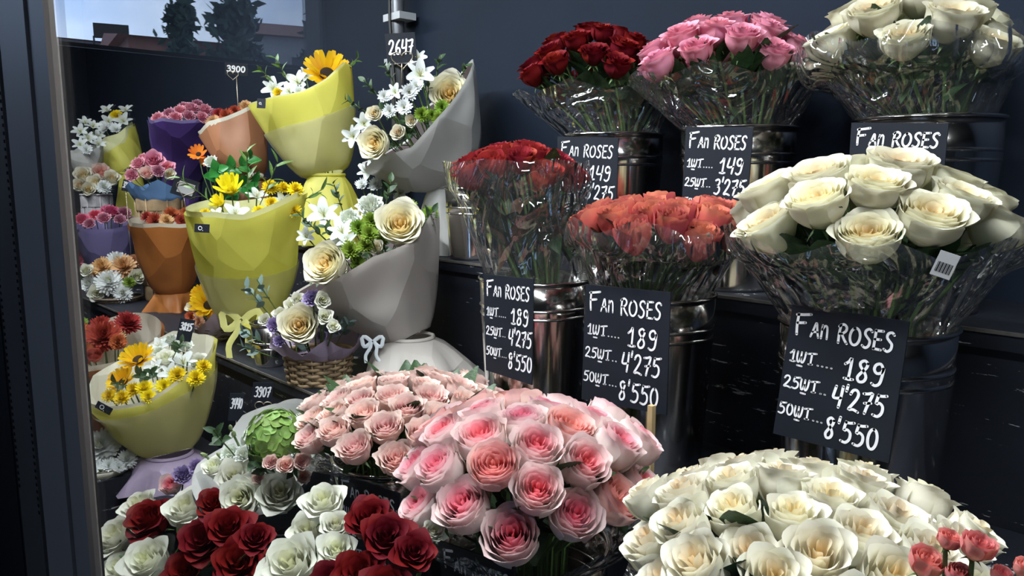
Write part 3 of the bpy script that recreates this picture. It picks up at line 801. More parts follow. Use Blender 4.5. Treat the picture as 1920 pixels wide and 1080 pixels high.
# handwriting: strokes in a unit-high box
def arc(cx, cy, rx, ry, a0, a1, n=12): return [(cx+rx*math.cos(math.radians(a0+(a1-a0)*k/n)), cy+ry*math.sin(math.radians(a0+(a1-a0)*k/n))) for k in range(n+1)]
G = {
 'F': (.62, [[(.10, 0), (.06, .5), (.08, 1)], [(.0, .96), (.3, 1.0), (.62, 1.06)], [(.07, .56), (.42, .62)]]),
 'A': (.60, [[(0, 0), (.14, .5), (.26, .98), (.34, .98), (.42, .5), (.54, 0)], [(.10, .36), (.46, .40)]]),
 'n': (.52, [[(.04, 0), (.05, .95)], [(.05, .62), (.16, .85), (.28, .94), (.38, .8), (.42, .45), (.44, 0)]]),
 'R': (.60, [[(.08, 0), (.06, .5), (.10, 1)], [(.0, .9), (.25, 1.04), (.46, .92), (.46, .72), (.30, .56), (.10, .50)], [(.22, .52), (.40, .24), (.60, .02)]]),
 'O': (.70, [arc(.34, .48, .30, .46, 100, 470, 16)]),
 'S': (.56, [[(.50, .88), (.36, 1.0), (.16, .92), (.12, .72), (.28, .54), (.44, .38), (.42, .12), (.24, -.02), (.04, .08)]]),
 'E': (.52, [[(.06, 0), (.06, 1)], [(.06, .98), (.48, 1.0)], [(.06, .52), (.40, .54)], [(.06, 0.02), (.48, 0.0)]]),
 '1': (.42, [[(.02, .70), (.16, .84), (.26, 1.02), (.26, .5), (.24, .06)], [(.06, .02), (.24, .0), (.42, .03)]]),
 '2': (.56, [[(.04, .76), (.14, .96), (.32, 1.0), (.44, .84), (.38, .58), (.20, .28), (.04, .02), (.28, .06), (.54, -.02)]]),
 '3': (.50, [[(.06, .92), (.28, 1.0), (.42, .86), (.34, .62), (.18, .54)], [(.18, .54), (.42, .46), (.46, .22), (.28, 0), (.04, .06)]]),
 '4': (.54, [[(.14, 1.0), (.06, .60), (.06, .44), (.24, .42), (.46, .48)], [(.50, 1.04), (.46, .5), (.40, 0)]]),
 '5': (.54, [[(.16, 1.0), (.10, .58), (.26, .64), (.44, .50), (.44, .2), (.26, .0), (.02, .04)], [(.16, .98), (.34, .98), (.56, 1.03)]]),
 '6': (.52, [[(.40, 1.0), (.18, .76), (.06, .40), (.10, .1), (.26, 0), (.42, .12), (.42, .36), (.26, .46), (.10, .34)]]),
 '7': (.52, [[(.04, .92), (.26, .95), (.48, 1.0), (.38, .6), (.28, .28), (.22, 0)], [(.14, .48), (.46, .54)]]),
 '8': (.52, [[(.42, .90), (.28, 1.02), (.12, .90), (.14, .72), (.30, .52), (.42, .26), (.34, .04), (.16, .0), (.08, .2), (.22, .46), (.38, .70), (.42, .90)]]),
 '9': (.52, [[(.42, .80), (.30, 1.0), (.12, .92), (.08, .70), (.20, .54), (.38, .62), (.44, .86), (.42, .4), (.36, .08), (.20, -.04), (.06, .04)]]),
 '0': (.56, [arc(.27, .49, .22, .48, 90, 450, 16)]),
 'w': (.66, [[(.04, .92), (.02, .4), (.10, .04), (.22, .12), (.30, .5), (.32, .92)], [(.31, .5), (.36, .08), (.48, .06), (.58, .4), (.62, .95)], [(.10, -.28), (.44, -.30)]]),
 't': (.62, [[(.30, .92), (.28, .0)], [(.02, .88), (.30, .95), (.62, 1.0)], [(.14, .0), (.40, .02)]]),
 '.': (.22, [[(.07, .03), (.11, .03)]]),
 "'": (.16, [[(.10, 1.16), (.06, .86)]]),
 ' ': (.40, []),
}
def smooth_pl(p):
    if len(p) < 3: return p
    out = []
    for i in range(len(p)-1):
        p0, p1, p2, p3 = p[max(0, i-1)], p[i], p[i+1], p[min(len(p)-1, i+2)]
        for k in range(3):
            t = k/3
            out.append(tuple(.5*((2*p1[d]) + (-p0[d]+p2[d])*t + (2*p0[d]-5*p1[d]+4*p2[d]-p3[d])*t*t + (-p0[d]+3*p1[d]-3*p2[d]+p3[d])*t**3) for d in (0, 1)))
    out.append(p[-1]); return out
def write(mb, txt, x, y, h, wmax, th, slant=.08, rise=0.0, z=.0012):
    tot = sum(G[c][0] for c in txt) + .10*len(txt)
    kx = wmax/tot
    cx = 0
    for c in txt:
        w, st = G[c]
        for pl in st:
            pts = [((cx+px_)*kx + slant*py_*h, py_*h) for px_, py_ in smooth_pl(pl)]
            pts = [(x+a, y+b+rise*a) for a, b in pts]
            L, Rr = [], []
            for i, p in enumerate(pts):
                a = pts[max(0, i-1)]; b = pts[min(len(pts)-1, i+1)]
                dx, dy = b[0]-a[0], b[1]-a[1]; l = math.hypot(dx, dy) or 1e-6
                L.append((p[0]-dy/l*th/2, p[1]+dx/l*th/2)); Rr.append((p[0]+dy/l*th/2, p[1]-dx/l*th/2))
            mb.grid([[Vector((a, b, z)) for a, b in L], [Vector((a, b, z)) for a, b in Rr]])
            for e in (pts[0], pts[-1]):
                mb.quad(*[Vector((e[0]+th/2*math.cos(k*PI/4), e[1]+th/2*math.sin(k*PI/4), z)) for k in range(8)])
        cx += w + .10
def sign(TL, TR, BL, BR, lines, label, group=None, th=.0032, cat='price sign', name='price_sign', stick=None):
    """rigid board through three corners; lines: (text, u0, v0, height, width) in fractions of the board"""
    ex = (TR-TL); wdt = ex.length; ex = ex.normalized()
    ey = (TL-BL); nz = ex.cross(ey).normalized(); ey2 = nz.cross(ex).normalized(); hgt = ey.dot(ey2)
    Mx = Matrix((ex, ey2, nz)).transposed().to_4x4(); Mx.translation = BL
    sk = ey.dot(ex)  # a little shear keeps the hand-cut outline
    root = empty(name, Mx, label, cat, group)
    brx = (BR-BL).dot(ex); bry = (BR-BL).dot(ey2)
    mb = MB(); cs = [(0, 0), (brx, bry), (sk+wdt, hgt), (sk, hgt)]
    for z in (-.0010, .0010):
        for c in cs: mb.add((c[0], c[1], z))
    mb.f += [(3, 2, 1, 0), (4, 5, 6, 7)] + [(i, (i+1) % 4, 4+(i+1) % 4, 4+i) for i in range(4)]
    mb.build('board', M['board'], root, False)
    lt = MB()
    for (tx, u, v, h, w) in lines:
        write(lt, tx, u*wdt + sk*v, v*hgt, h*hgt, w*wdt, th*min(1.0, .30+h*4.6) if len(lines) > 2 else th, z=.0014)
    if lines: lt.build('lettering', M['ink'], root, False)
    return root

# ------------------------------------------------------------------ rose bunches in steel buckets
def bunch(keys, bx, rim_py, Y, shelf, cx, cy, hw, Hd, N, R, label, group, bucket_label, sleeve_label, sl_dz=-.01, sl_extra=.014, tmax=80, up=1.5, seed=1, leaves=4, sl_tilt=(0, 0), bR=.10, bH=.28, nb=True, rag=.02, leaf=None, xl=(-99, 99), ymax=YB-.006):
    rnd = random.Random(seed)
    bp = at(bx, rim_py, Y); base = Vector((bp.x, Y, shelf))
    if nb: bucket(base, bucket_label, bR, bH)
    C = at(cx, cy, Y); Rd = m(hw, C) - R*.55
    goal = base + Vector((0, 0, .07)); rim = shelf + bH
    cone = lambda z: bR*.80 + (Rd + R*.3 - bR*.80)*min(1.0, max(0.0, (z-rim+.02)/(C.z+sl_dz-rim+.02)))
    def inside(q):
        s_ = min(1.0, max(0.0, (q.z-rim+.02)/(C.z+sl_dz-rim+.02))); ax_ = base.x + (C.x-base.x)*s_
        return q.z > rim+.004 and math.hypot(q.x-ax_, q.y-Y) < cone(q.z)*.95 and q.y < ymax-.004 and xl[0] < q.x < xl[1]
    ctx = dict(bunch=True, mid=C, ax=Z, k=.36, rmax=bR*.62, zmin=rim+.015, rlim=Rd+R*.15, xl=xl, ymax=ymax, inside=inside, rim=(Vector((base.x, Y, rim)), bR))
    mine = []; ctx['mine'] = mine
    for k in range(N):
        f = (k+.5)/N
        th = math.radians(tmax)*math.sqrt(f) ; ph = k*2.39996 + seed
        sp = Vector((math.sin(th)*math.cos(ph), math.sin(th)*math.sin(ph), 0))
        P = C + sp*(Rd/math.sin(math.radians(tmax))) + Z*(Hd*math.cos(th))
        P += Vector((rnd.uniform(-1, 1), rnd.uniform(-1, 1), rnd.uniform(-1, 1)))*R*.14
        n = Z*up + sp*1.0 + Vector((rnd.uniform(-.15, .15), rnd.uniform(-.15, .15), 0))
        key = rnd.choice(keys); lb = label[key] if isinstance(label, dict) else label
        lb = ('outer ' if f > .62 else 'topmost ' if f < .2 else 'inner ') + lb
        flower(key, P, n, R*rnd.uniform(.92, 1.07), lb, group, goal, leaves if f > .3 else 1, leaf, rnd=rnd, cat='rose', ctx=ctx)
        mine.append(QUEUE[-1])
    if sleeve_label:
        P0 = base + Z*(bH-.02); P1 = C + Z*sl_dz
        SLEEVES.append(lambda: sleeve('cellophane_sleeve', sleeve_label, P0, P1, bR*.80, Rd+R*.3+sl_extra, sl_tilt, seed, folds=7, amp=.03, ragged=rag, pw=.95, cat='wrapper', cr=.010,
               heads=[(d['c'], d['rho']*1.12) for d in mine], xl=xl, ymax=ymax))
    return base, C, Rd

Y3, Y2, Y1 = 1.235, .95, .64
bunch(['crimson'], 1150, 258, Y3, Z3, 1115, 150, 143, .105, 27, .031, 'dark crimson rose in the cellophane bunch against the navy wall', 'dark crimson roses on the top step',
      'steel bucket of dark crimson roses on top step', 'clear crinkled cellophane around the dark crimson roses', sl_dz=-.03, seed=11, xl=(-99, -0.922))
bunch(['pink'], 1385, 240, Y3, Z3, 1357, 128, 170, .085, 24, .0345, 'rose pink rose in the bunch between dark crimson and cream bunches', 'pink roses on the top step',
      'steel bucket of rose pink roses on top step', 'clear cellophane around the rose pink bunch on top step', sl_dz=-.02, seed=12, xl=(-0.920, -0.608))
bunch(['cream'], 1738, 228, Y3, Z3, 1702, 112, 188, .10, 19, .0395, 'large cream garden rose in the bunch on the top step', 'cream garden roses on the top step',
      'steel bucket of cream roses on top step', 'clear cellophane around the cream roses on top step', sl_dz=.02, seed=13, xl=(-0.606, 99))
bunch(['brick'], 1005, 512, Y2, Z2, 967, 325, 128, .05, 20, .030, 'brick red rose inside tall shiny cellophane beside coral roses', 'brick red roses in tall cellophane',
      'steel bucket of brick red roses on middle step', 'tall shiny crinkled cellophane around the brick red roses', sl_dz=.02, seed=14, leaves=6, rag=.006, leaf=[leaf_me, leafb_me, leaf_me], ymax=1.112)
bunch(['coral'], 1217, 547, Y2, Z2, 1240, 412, 160, .03, 26, .0285, 'coral orange rose in the flat topped bunch on middle step', 'coral roses on the middle step',
      'steel bucket of coral roses on middle step', 'clear cellophane with bright streaks around the coral roses', sl_dz=-.005, seed=15, up=2.2, leaves=5, leaf=[leaf_me, leafb_me], xl=(-99, -0.564), ymax=1.112)
bunch(['cream'], 1625, 588, Y2, Z2, 1625, 430, 248, .085, 21, .0405, 'large cream white garden rose in the wide bunch on middle step', 'cream garden roses on the middle step',
      'steel bucket of wide cream rose bunch on middle step', 'clear glossy cellophane below the wide cream rose bunch on middle step', sl_dz=-.01, seed=16, leaves=5, xl=(-0.562, 99), ymax=1.112)
bunch(['pale'], 745, 935, Y1+.025, Z1s, 762, 778, 207, .055, 46, .0285, 'pale blush ruffled rose in the bunch behind the two tone pink roses', 'pale blush roses on the lower step',
      'dark steel bucket under the pale blush roses', 'clear cellophane around the pale blush roses', sl_dz=-.035, seed=17, up=1.5)
bunch(['duo', 'duo', 'duo2'], 985, 1045, Y1-.03, Z1s, 987, 882, 230, .08, 35, .0328, dict(duo='whitish rose with a deep pink heart in the two tone front bunch', duo2='warm pink many petalled rose in the two tone front bunch'), 'two tone pink roses on the lower step',
      'steel bucket under the two tone pink roses', 'clear dark looking cellophane under the two tone pink roses', sl_dz=-.05, seed=18, up=1.0)
bunch(['ivory'], 1505, 1200, Y1, Z1s, 1507, 1012, 312, .05, 46, .0295, 'ivory white rose in the large round bunch beside coral spray roses', 'ivory roses on the lower step',
      'steel bucket under the ivory white roses', 'clear cellophane around the large ivory rose bunch', sl_dz=-.05, seed=19, up=1.3)
# a short bucket further along the top step
pz = at(890, 480, 1.20); bucket(Vector((pz.x, 1.20, Z3)), 'short empty steel bucket on top step behind tall cellophane', .07, .17)

# ------------------------------------------------------------------ price signs
def price(l2, l3, l4, partial=False):
    return [('F', .06, .79, .15, .15), ('An', .21, .79, .10, .17), ('ROSES', .45, .78, .13, .48),
            ('1wt....', .05, .585, .085, .42), (l2, .55, .535, .15, .36),
            ('25wt..', .03, .385, .085, .42), (l3, .49, .32, .15, .46),
            ('50wt...', .02, .175, .085, .44), (l4, .47, .08, .15, .48)]
def signpx(Y, tl, tr, bl, br, lines, label, th=.0032):
    return sign(at(*tl, Y), at(*tr, Y), at(*bl, Y), at(*br, Y), lines, label, 'black handwritten rose price signs', th)
A189, A149 = price('189', "4'275", "8'550"), price('149', "3'275", "6'550")
signpx(Y2-.112, (1487, 571), (1706, 603), (1450, 812), (1667, 868), A189, 'black price sign under the wide cream rose bunch on middle step')
signpx(Y2-.112, (1099, 533), (1258, 548), (1091, 748), (1250, 778), A189, 'black price sign on the bucket of coral roses')
signpx(Y2-.112, (907, 514), (1001, 523), (912, 694), (998, 722), A189, 'black price sign on the bucket of brick red roses')
signpx(Y3-.112, (1287, 238), (1413, 238), (1277, 415), (1398, 424), A149, 'black price sign on the bucket of rose pink roses')
signpx(Y3-.112, (1046, 256), (1160, 258), (1044, 418), (1155, 426), A149, 'black price sign on the bucket of dark crimson roses')
signpx(Y3-.112, (1597, 230), (1779, 231), (1585, 420), (1760, 432), A149, 'black price sign on the bucket of cream roses on top step')
signpx(Y1+.025-.112, (634, 886), (750, 925), (646, 1060), (750, 1110), A189, 'black price sign half hidden below the pale blush roses')
signpx(Y1-.03-.112, (822, 1012), (965, 1062), (845, 1230), (965, 1300), A189, 'black price sign at the bucket under the two tone pink roses')

# barcode sticker on the cream sleeve
PB = at(1772, 497, Y2-.145)
st = empty('barcode_sticker', Matrix.Translation(PB) @ (TOCAM(PB)+Vector((.1, 0, -.2))).to_track_quat('Z', 'Y').to_matrix().to_4x4() @ Matrix.Rotation(-.32, 4, 'Z'), 'small white barcode sticker on cellophane of the wide cream bunch', 'sticker')
MB().box((-.009, -.0125, -.0004), (.009, .0125, .0004)).build('paper', M['sticker'], st, False)
bc = MB(); xx = -.0068
for k in range(14):
    w_ = (.0005, .0009, .0004)[k % 3]; bc.box((xx, -.008, .0004), (xx+w_, .002, .0006)); xx += .00098
bc.build('barcode', M['black'], st, False)
# wooden batten behind the two tone bunch
w0, w1 = at(1222, 760, Y2-.13), at(1222, 840, Y2-.13)
MBw = MB().box((-.004, -.004, 0), (.004, .004, w0.z-Z1s)).build('wooden_batten', M['wood'], None, False, Matrix.Translation((w0.x, w0.y, Z1s)))
tag(MBw, 'thin bare wooden batten standing behind the two tone pink roses', 'stick')

# ------------------------------------------------------------------ wrapped bouquets and baskets
LAST_RIM = [.05]
def paper_wrap(name, label, P0, P1, r0, r1, n, seed, mat, liner=None, skirt=None, group=None, facets=13, rag=.02, pw=.62, peak=None, cat='wrapping', liner_out=.0, liner_up=.012, film=0, skirt_mat=None):
    """paper cone with flat folded facets from the tied waist P0 to a tilted opening at P1 (normal n); skirt = (P2, r2)"""
    def cone(nm, k, parent, off, mt, lift, seed, smax=1.0):
        rnd = random.Random(seed); n1 = Vector(n).normalized(); ax = (P1-P0).normalized()
        q0 = Z.rotation_difference(ax); q1 = Z.rotation_difference(n1)
        NA, NS = facets*4, 12; rows = []
        fo = [rnd.uniform(-1, 1) for _ in range(facets)]; ph = rnd.uniform(0, 1)
        dents = [(rnd.uniform(0, 6.28), rnd.uniform(.2, .9), rnd.uniform(-1, 1)) for _ in range(16)]
        for j in range(NS+1):
            s = smax*j/NS; c = P0.lerp(P1, s) + n1*(lift*s); r = (r0 + (r1-r0)*s**pw)*k + off*s; q = q0.slerp(q1, s); row = []
            for i in range(NA):
                a = 2*PI*i/NA; f = (i/4) % facets; fi = int(f); ft = f-fi
                cr = fo[fi]*(1-ft) + fo[(fi+1) % facets]*ft
                w = .055*cr*(1-.5*s) + sum(d*.05*math.exp(-((((a-da+PI) % (2*PI))-PI)**2/.12 + (s-ds)**2/.03)) for da, ds, d in dents)
                loc = Vector((math.cos(a), math.sin(a), 0))*(r*(1+w)); loc.rotate(q)
                hgt = rag*cr*s**3
                if peak:
                    pa, pamp, pwid = peak
                    dd = Vector((math.cos(a), math.sin(a), 0)); dd.rotate(q1)
                    hgt += pamp*max(0, dd.dot(pa))**pwid*s**2
                row.append(c + loc + n1*hgt)
            rows.append(row)
        return MB().grid(rows, True).build(nm, mt, parent, True)
    LAST_RIM[0] = r1
    root = empty(name, Matrix.Translation(P0), label, cat, group)
    inv = Matrix.Translation(-P0)
    o = cone('outer_paper', 1.0, root, 0, mat, 0, seed); o.matrix_local = inv
    if liner: o = cone('inner_paper', .965, root, liner_out, liner, liner_up, seed); o.matrix_local = inv
    if film: o = cone('frosted_film', 1.03, root, .002, M['frost'], 0, seed, film); o.matrix_local = inv
    if skirt:
        P2, r2 = skirt
        rnd = random.Random(seed+9); rows = []; fs = [rnd.uniform(0, 6.3) for _ in range(3)]
        for j in range(8):
            s = j/7; c = P0.lerp(P2, s); row = []
            for i in range(44):
                a = 2*PI*i/44
                w = .13*math.sin(5*a+fs[0]) + .12*math.sin(9*a+fs[1]+1.5*s) + .05*math.sin(14*a+fs[2])
                r = r0 + (r2-r0)*s**.6
                row.append(c + Vector((math.cos(a), math.sin(a), 0))*(r*(1+w*s)))
            rows.append(row)
        o = MB().grid(rows, True).build('skirt', skirt_mat or mat, root); o.matrix_local = inv
    kn = MB(); kn.grid([[P0 + Vector(((r0*1.05+.004*math.cos(b))*math.cos(a), (r0*1.05+.004*math.cos(b))*math.sin(a), .006*math.sin(b))) for a in [2*PI*k/24 for k in range(24)]] for b in [2*PI*k/6 for k in range(7)]], True)
    o = kn.build('tie', skirt_mat or mat, root); o.matrix_local = inv
    return root
def cam_tilt(a, b): return (Z - Fh*a + Rv*b).normalized()
def arrange(items, P1, n, what, group, to, dz0=0.0, mix=(.45, .75), seed=3):
    """items: (kind, px, py, r_px, depth offset, label tail or None)"""
    rnd = random.Random(seed); D = dep(P1)
    ax = (P1-to).normalized() if (P1-to).length > .01 else Z
    ctx = dict(mid=P1, ax=ax, k=.22, rmax=.030, rim=(P1, LAST_RIM[0]))
    for it in items:
        key, px_, py_, rp = it[:4]; dz = it[4] if len(it) > 4 else 0.0
        P = atd(px_, py_, D + dz0 + dz); r = m(rp, P)
        off = P - P1; off -= n*off.dot(n)
        nn = n*mix[0] + TOCAM(P)*mix[1] + off*2.2 + Vector((rnd.uniform(-.2, .2), rnd.uniform(-.2, .2), rnd.uniform(-.1, .2)))
        lab = what.get(key) if isinstance(what, dict) else what
        flower(key, P, nn, r, lab, (group + ', ' + key_word[key]) if group else None, to, 0, rnd=rnd, stem_r=.0018, ctx=ctx)
key_word = dict(cream='cream roses', white='white roses', red='red roses', ymum='yellow buttons', gmum='green buttons', wmum='white daisies', alstro='white alstroemeria', sun='sunflowers', sun2='lemon daisies', rust='rust blooms', peach='peach blooms', wball='white blooms', carnp='pink carnations', carnh='hot pink carnations', carnl='lilac carnations', carnw='white carnations', hydg='green hydrangea', hydw='white hydrangea', bud='buds', orange_daisy='orange daisies', pale='blush roses', coral='coral roses', ivory='ivory roses', pink='pink roses', brick='red roses', duo='pink roses')
def leafy(pts, P1, label, group, mesh, L, dz=0.02, seed=1, dirs=None, name='foliage_sprig'):
    """sprigs: a short stem with 3-5 leaves each"""
    rnd = random.Random(seed); D = dep(P1)
    for (px_, py_) in pts:
        P = atd(px_, py_, D + dz); up = (P - P1 + Z*.06 + TOCAM(P)*.05).normalized()
        QUEUE.append(dict(kind='sprig', B=P, n=up, L=L, mesh=mesh, label=label, group=group, name=name, seed=rnd.randint(0, 9999), ctx=None, c=P + up*(L*.9), rho=L*.62))
def build_sprig(d):
    rnd = random.Random(d['seed']); L = d['L']
    root = empty(d['name'], TRS(d['B'], d['n'], 1.0, rnd.uniform(0, 6)), d['label'], 'foliage', d['group'])
    put(bpy.data.objects.new('stem', stem_me), root, Matrix.Translation((0, 0, -.05)) @ Matrix.Diagonal((.0012, .0012, L*1.6+.05, 1)))
    for k in range(rnd.randint(5, 7)):
        l = L*rnd.uniform(.6, .9)
        put(bpy.data.objects.new('leaf', d['mesh']), root, Matrix.Translation((0, 0, L*.28*k)) @ Matrix.Rotation(k*2.4+rnd.uniform(-.3, .3), 4, 'Z') @ Matrix.Rotation(.9, 4, 'X') @ Matrix.Diagonal((l, l, l, 1)))
def card(px_, py_, Y, wpx, hpx, text, label, rot=0.0, stick_len=.10, th=.0022, lines=None):
    P = at(px_, py_, Y); w, h = m(wpx, P), m(hpx, P)
    d = (TOCAM(P)*Vector((1, 1, .2))).normalized(); ex = Z.cross(d).normalized(); ey = d.cross(ex)
    ex2 = ex*math.cos(rot) + ey*math.sin(rot); ey2 = -ex*math.sin(rot) + ey*math.cos(rot)
    TL = P - ex2*w/2 + ey2*h/2; TR = P + ex2*w/2 + ey2*h/2; BL = P - ex2*w/2 - ey2*h/2; BR = P + ex2*w/2 - ey2*h/2
    s = sign(TL, TR, BL, BR, lines if lines is not None else [(text, .08, .30, .46, .84)], label, None, th, 'price card', 'price_card')
    if stick_len:
        Mi = Matrix.LocRotScale(s.location, s.rotation_euler, s.scale).inverted()
        a = Mi @ (P - ey2*h*.3 - d*.002); b = Mi @ (P - Z*(h/2+stick_len) - d*.002)
        MB().tube([a, b], .0014, 6).build('stick', M['wire'], s)
    return s
def heart(s, w, h, mat):
    pts = [Vector((w/2 + .018*w/.05*(16*math.sin(t)**3)/16, h*.32 + .016*w/.05*(13*math.cos(t)-5*math.cos(2*t)-2*math.cos(3*t)-math.cos(4*t))/16, .003)) for t in [2*PI*k/28 for k in range(29)]]
    MB().tube(pts, .0011, 5).build('heart_wire', mat, s)
def basket(P, label, r0, r1, H, mat, n_st=18, nw=9, group=None):
    LAST_RIM[0] = r1
    root = empty('wicker_basket', Matrix.Translation(P), label, 'basket', group)
    MB().lathe([(0, .002), (r0*.96, .002), (r0, 0), (r0*.97, .006), (0, .006)], 30).build('base', mat, root)
    for k in range(n_st):
        a = 2*PI*k/n_st
        MB().tube([Vector((r0*math.cos(a), r0*math.sin(a), 0)), Vector((r1*math.cos(a), r1*math.sin(a), H))], .0022, 5).build('stake', mat, root)
    for j in range(nw):
        z = H*(j+.5)/nw; r = r0+(r1-r0)*z/H; hh = H/nw*.47; nn = n_st*6
        rows = []
        for dzz, dr in ((-hh, 0), (-hh*.5, .0016), (hh*.5, .0016), (hh, 0)):
            rows.append([Vector(((r+dr+.0038*(1 if j % 2 else -1)*math.cos(n_st/2*2*PI*i/nn))*math.cos(2*PI*i/nn), (r+dr+.0038*(1 if j % 2 else -1)*math.cos(n_st/2*2*PI*i/nn))*math.sin(2*PI*i/nn), z+dzz)) for i in range(nn)])
        MB().grid(rows, True).build('weaver', mat, root)
    rim = MB(); rim.grid([[Vector(((r1+.005*math.cos(b))*math.cos(a), (r1+.005*math.cos(b))*math.sin(a), H+.005*math.sin(b))) for a in [2*PI*k/36 for k in range(36)]] for b in [2*PI*k/6 for k in range(7)]], True)
    rim.build('rim', mat, root)
    return root
def ribbon_strip(nm, pts, wid, mat, parent, off):
    rows = []
    for i, p in enumerate(pts):
        p = Vector(p); t = (Vector(pts[min(i+1, len(pts)-1)]) - Vector(pts[max(0, i-1)])).normalized(); sd = t.cross(-FWD).normalized()
        rows.append([p - sd*wid/2, p - FWD*.002, p + sd*wid/2])
    o = MB().grid(rows).build(nm, mat, parent); o.matrix_local = Matrix.Translation(-off); return o
def bow(root, P, s, mat):
    """two loops and two tails of ribbon at P, part of the wrap"""
    off = root.location.copy()
    for sg in (-1, 1):
        ribbon_strip('bow_loop', [P + Rv*(sg*s*(.1+.9*math.sin(t))*(1 if t < PI/2 else .9)) + UPV*(s*.45*math.sin(2*t)) - FWD*(.01) for t in [PI*k/10 for k in range(11)]], s*.35, mat, root, off)
        ribbon_strip('bow_tail', [P + Rv*(sg*s*(.15+.5*k/8)) - UPV*(s*1.9*k/8) + Rv*(s*.12*math.sin(k*.9)) - FWD*.012 for k in range(9)], s*.30, mat, root, off)
def tagcard(root, px_, py_, D, wpx, hpx, rot):
    P = atd(px_, py_, D); w, h = m(wpx, P), m(hpx, P); off = root.location.copy()
    ex = Rv*math.cos(rot) + UPV*math.sin(rot); ey = -Rv*math.sin(rot) + UPV*math.cos(rot)
    mb = MB(); 
    for dz in (0, .0008):
        for a, b in ((-1, -1), (1, -1), (1, 1), (-1, 1)): mb.add(P + ex*w/2*a + ey*h/2*b - FWD*dz)
    mb.f += [(3, 2, 1, 0), (4, 5, 6, 7)] + [(i, (i+1) % 4, 4+(i+1) % 4, 4+i) for i in range(4)]
    o = mb.build('label_tag', M['board'], root, False); o.matrix_local = Matrix.Translation(-off)
    g = MB()                                    # small round emblem
    C = P - FWD*.0012
    g.grid([[C + ex*w*(-.12+rr_*math.cos(t)) + ey*w*(rr_*math.sin(t)) for t in [2*PI*k/14 for k in range(15)]] for rr_ in (.10, .14)])
    g.quad(C + ex*w*.02 - ey*w*.14, C + ex*w*.07 - ey*w*.18, C + ex*w*.09 - ey*w*.15, C + ex*w*.03 - ey*w*.11)
    g.build('emblem', M['ink'], o, False)

# ---- B: white bouquet in grey paper on the top step
YB_ = 1.22
B0, B1 = at(838, 350, YB_), at(795, 228, YB_-.04); nB = cam_tilt(.24, -.80)
wB = paper_wrap('paper_wrap', 'light grey paper around the white bouquet on top step, opening to one side', B0, B1, .045, m(140, B1), nB, 5, M['greyp'], M['darkp'], (Vector((B0.x-.01, B0.y, Z3)), .075), peak=((Z*.5+Rv*.85).normalized(), .03, 3), liner_up=-.005)
whB = dict(cream='large cream rose in the grey paper bouquet on top step', alstro='white alstroemeria in the grey paper bouquet on top step', wmum='small white daisy chrysanthemum in the grey paper bouquet on top step', gmum='green button chrysanthemum in the grey paper bouquet on top step', ivory='small ivory spray rose in the grey paper bouquet on top step')
arrange([('cream', 840, 172, 44, -.06), ('cream', 697, 268, 34, -.16), ('alstro', 788, 138, 27, -.08), ('alstro', 783, 108, 18, -.02), ('alstro', 660, 256, 20, -.14), ('alstro', 740, 172, 16, -.08), ('alstro', 682, 232, 20, -.1),
         ('wmum', 768, 172, 18, -.12), ('wmum', 757, 200, 18, -.13), ('wmum', 730, 208, 15, -.12), ('wmum', 720, 180, 14, -.1), ('wmum', 780, 160, 16, -.1),
         ('ivory', 700, 212, 17, -.13), ('ivory', 745, 247, 16, -.15), ('ivory', 770, 226, 13, -.12),
         ('gmum', 790, 214, 15, -.14), ('gmum', 810, 215, 12, -.12), ('gmum', 828, 200, 15, -.13), ('gmum', 824, 223, 15, -.14)], B1, nB, whB, 'grey paper bouquet', B0, dz0=-.01, mix=(.3, .85))
leafy([(728, 290), (752, 272), (775, 255), (800, 238), (835, 215), (735, 150), (820, 135), (705, 175), (680, 205), (770, 240), (805, 180), (860, 150), (740, 225)], B1, 'dark green leafy sprig in the grey paper bouquet on top step', 'sprigs in the grey paper bouquet', leaf_me, .028, -.05, 4)
card(752, 90, 1.13, 56, 54, '2647', 'black price card reading 2647 above the grey paper bouquet', .08, .05, .0042)
hs = [o for o in COL.objects if o.name.startswith('price_card')][-1]
heart(hs, m(56, at(752, 90, 1.13)), m(20, at(752, 90, 1.13)), M['wire'])

# ---- A: yellow bouquet with sunflower on the top step
YA = 1.16
A0, A1 = at(612, 328, YA), at(568, 175, YA-.03); nA = cam_tilt(.12, -.22)
wA = paper_wrap('paper_wrap', 'tall yellow paper around the sunflower bouquet on top step', A0, A1, .05, m(101, A1), nA, 8, M['ylw'], M['ylwi'], (Vector((A0.x+.02, A0.y, Z3)), m(66, A0)), peak=(Rv, .05, 2), pw=.55, rag=.01, liner_up=.004, film=.62)
whA = dict(sun='large golden sunflower in the yellow wrap on top step', alstro='white alstroemeria in the yellow wrap on top step', ymum='yellow button chrysanthemum in the yellow wrap on top step', wmum='white daisy chrysanthemum in the yellow wrap on top step')
arrange([('sun', 615, 128, 46, -.03), ('alstro', 556, 152, 24, -.02), ('alstro', 512, 165, 22, -.02), ('alstro', 540, 170, 18, -.08), ('ymum', 524, 174, 14, -.08), ('ymum', 590, 172, 12, -.08), ('wmum', 562, 172, 15, -.09), ('alstro', 575, 140, 16, .05)], A1, nA, whA, 'tall yellow bouquet', A0, mix=(.4, .6))
leafy([(648, 132), (535, 145), (508, 150)], A1, 'pale leafy sprig in the yellow wrap on top step', 'sprigs in the tall yellow bouquet', leafl_me, .035, -.02, 6)
tagcard(wA, 490, 194, dep(A1)-.17, 16, 18, -.05)
card(443, 130, 1.14, 40, 22, '3900', 'small price card reading 3900 above the brown kraft bouquet', -.03, .19, .0042)
heart([o for o in COL.objects if o.name.startswith('price_card')][-1], .05, .0, M['wire'])

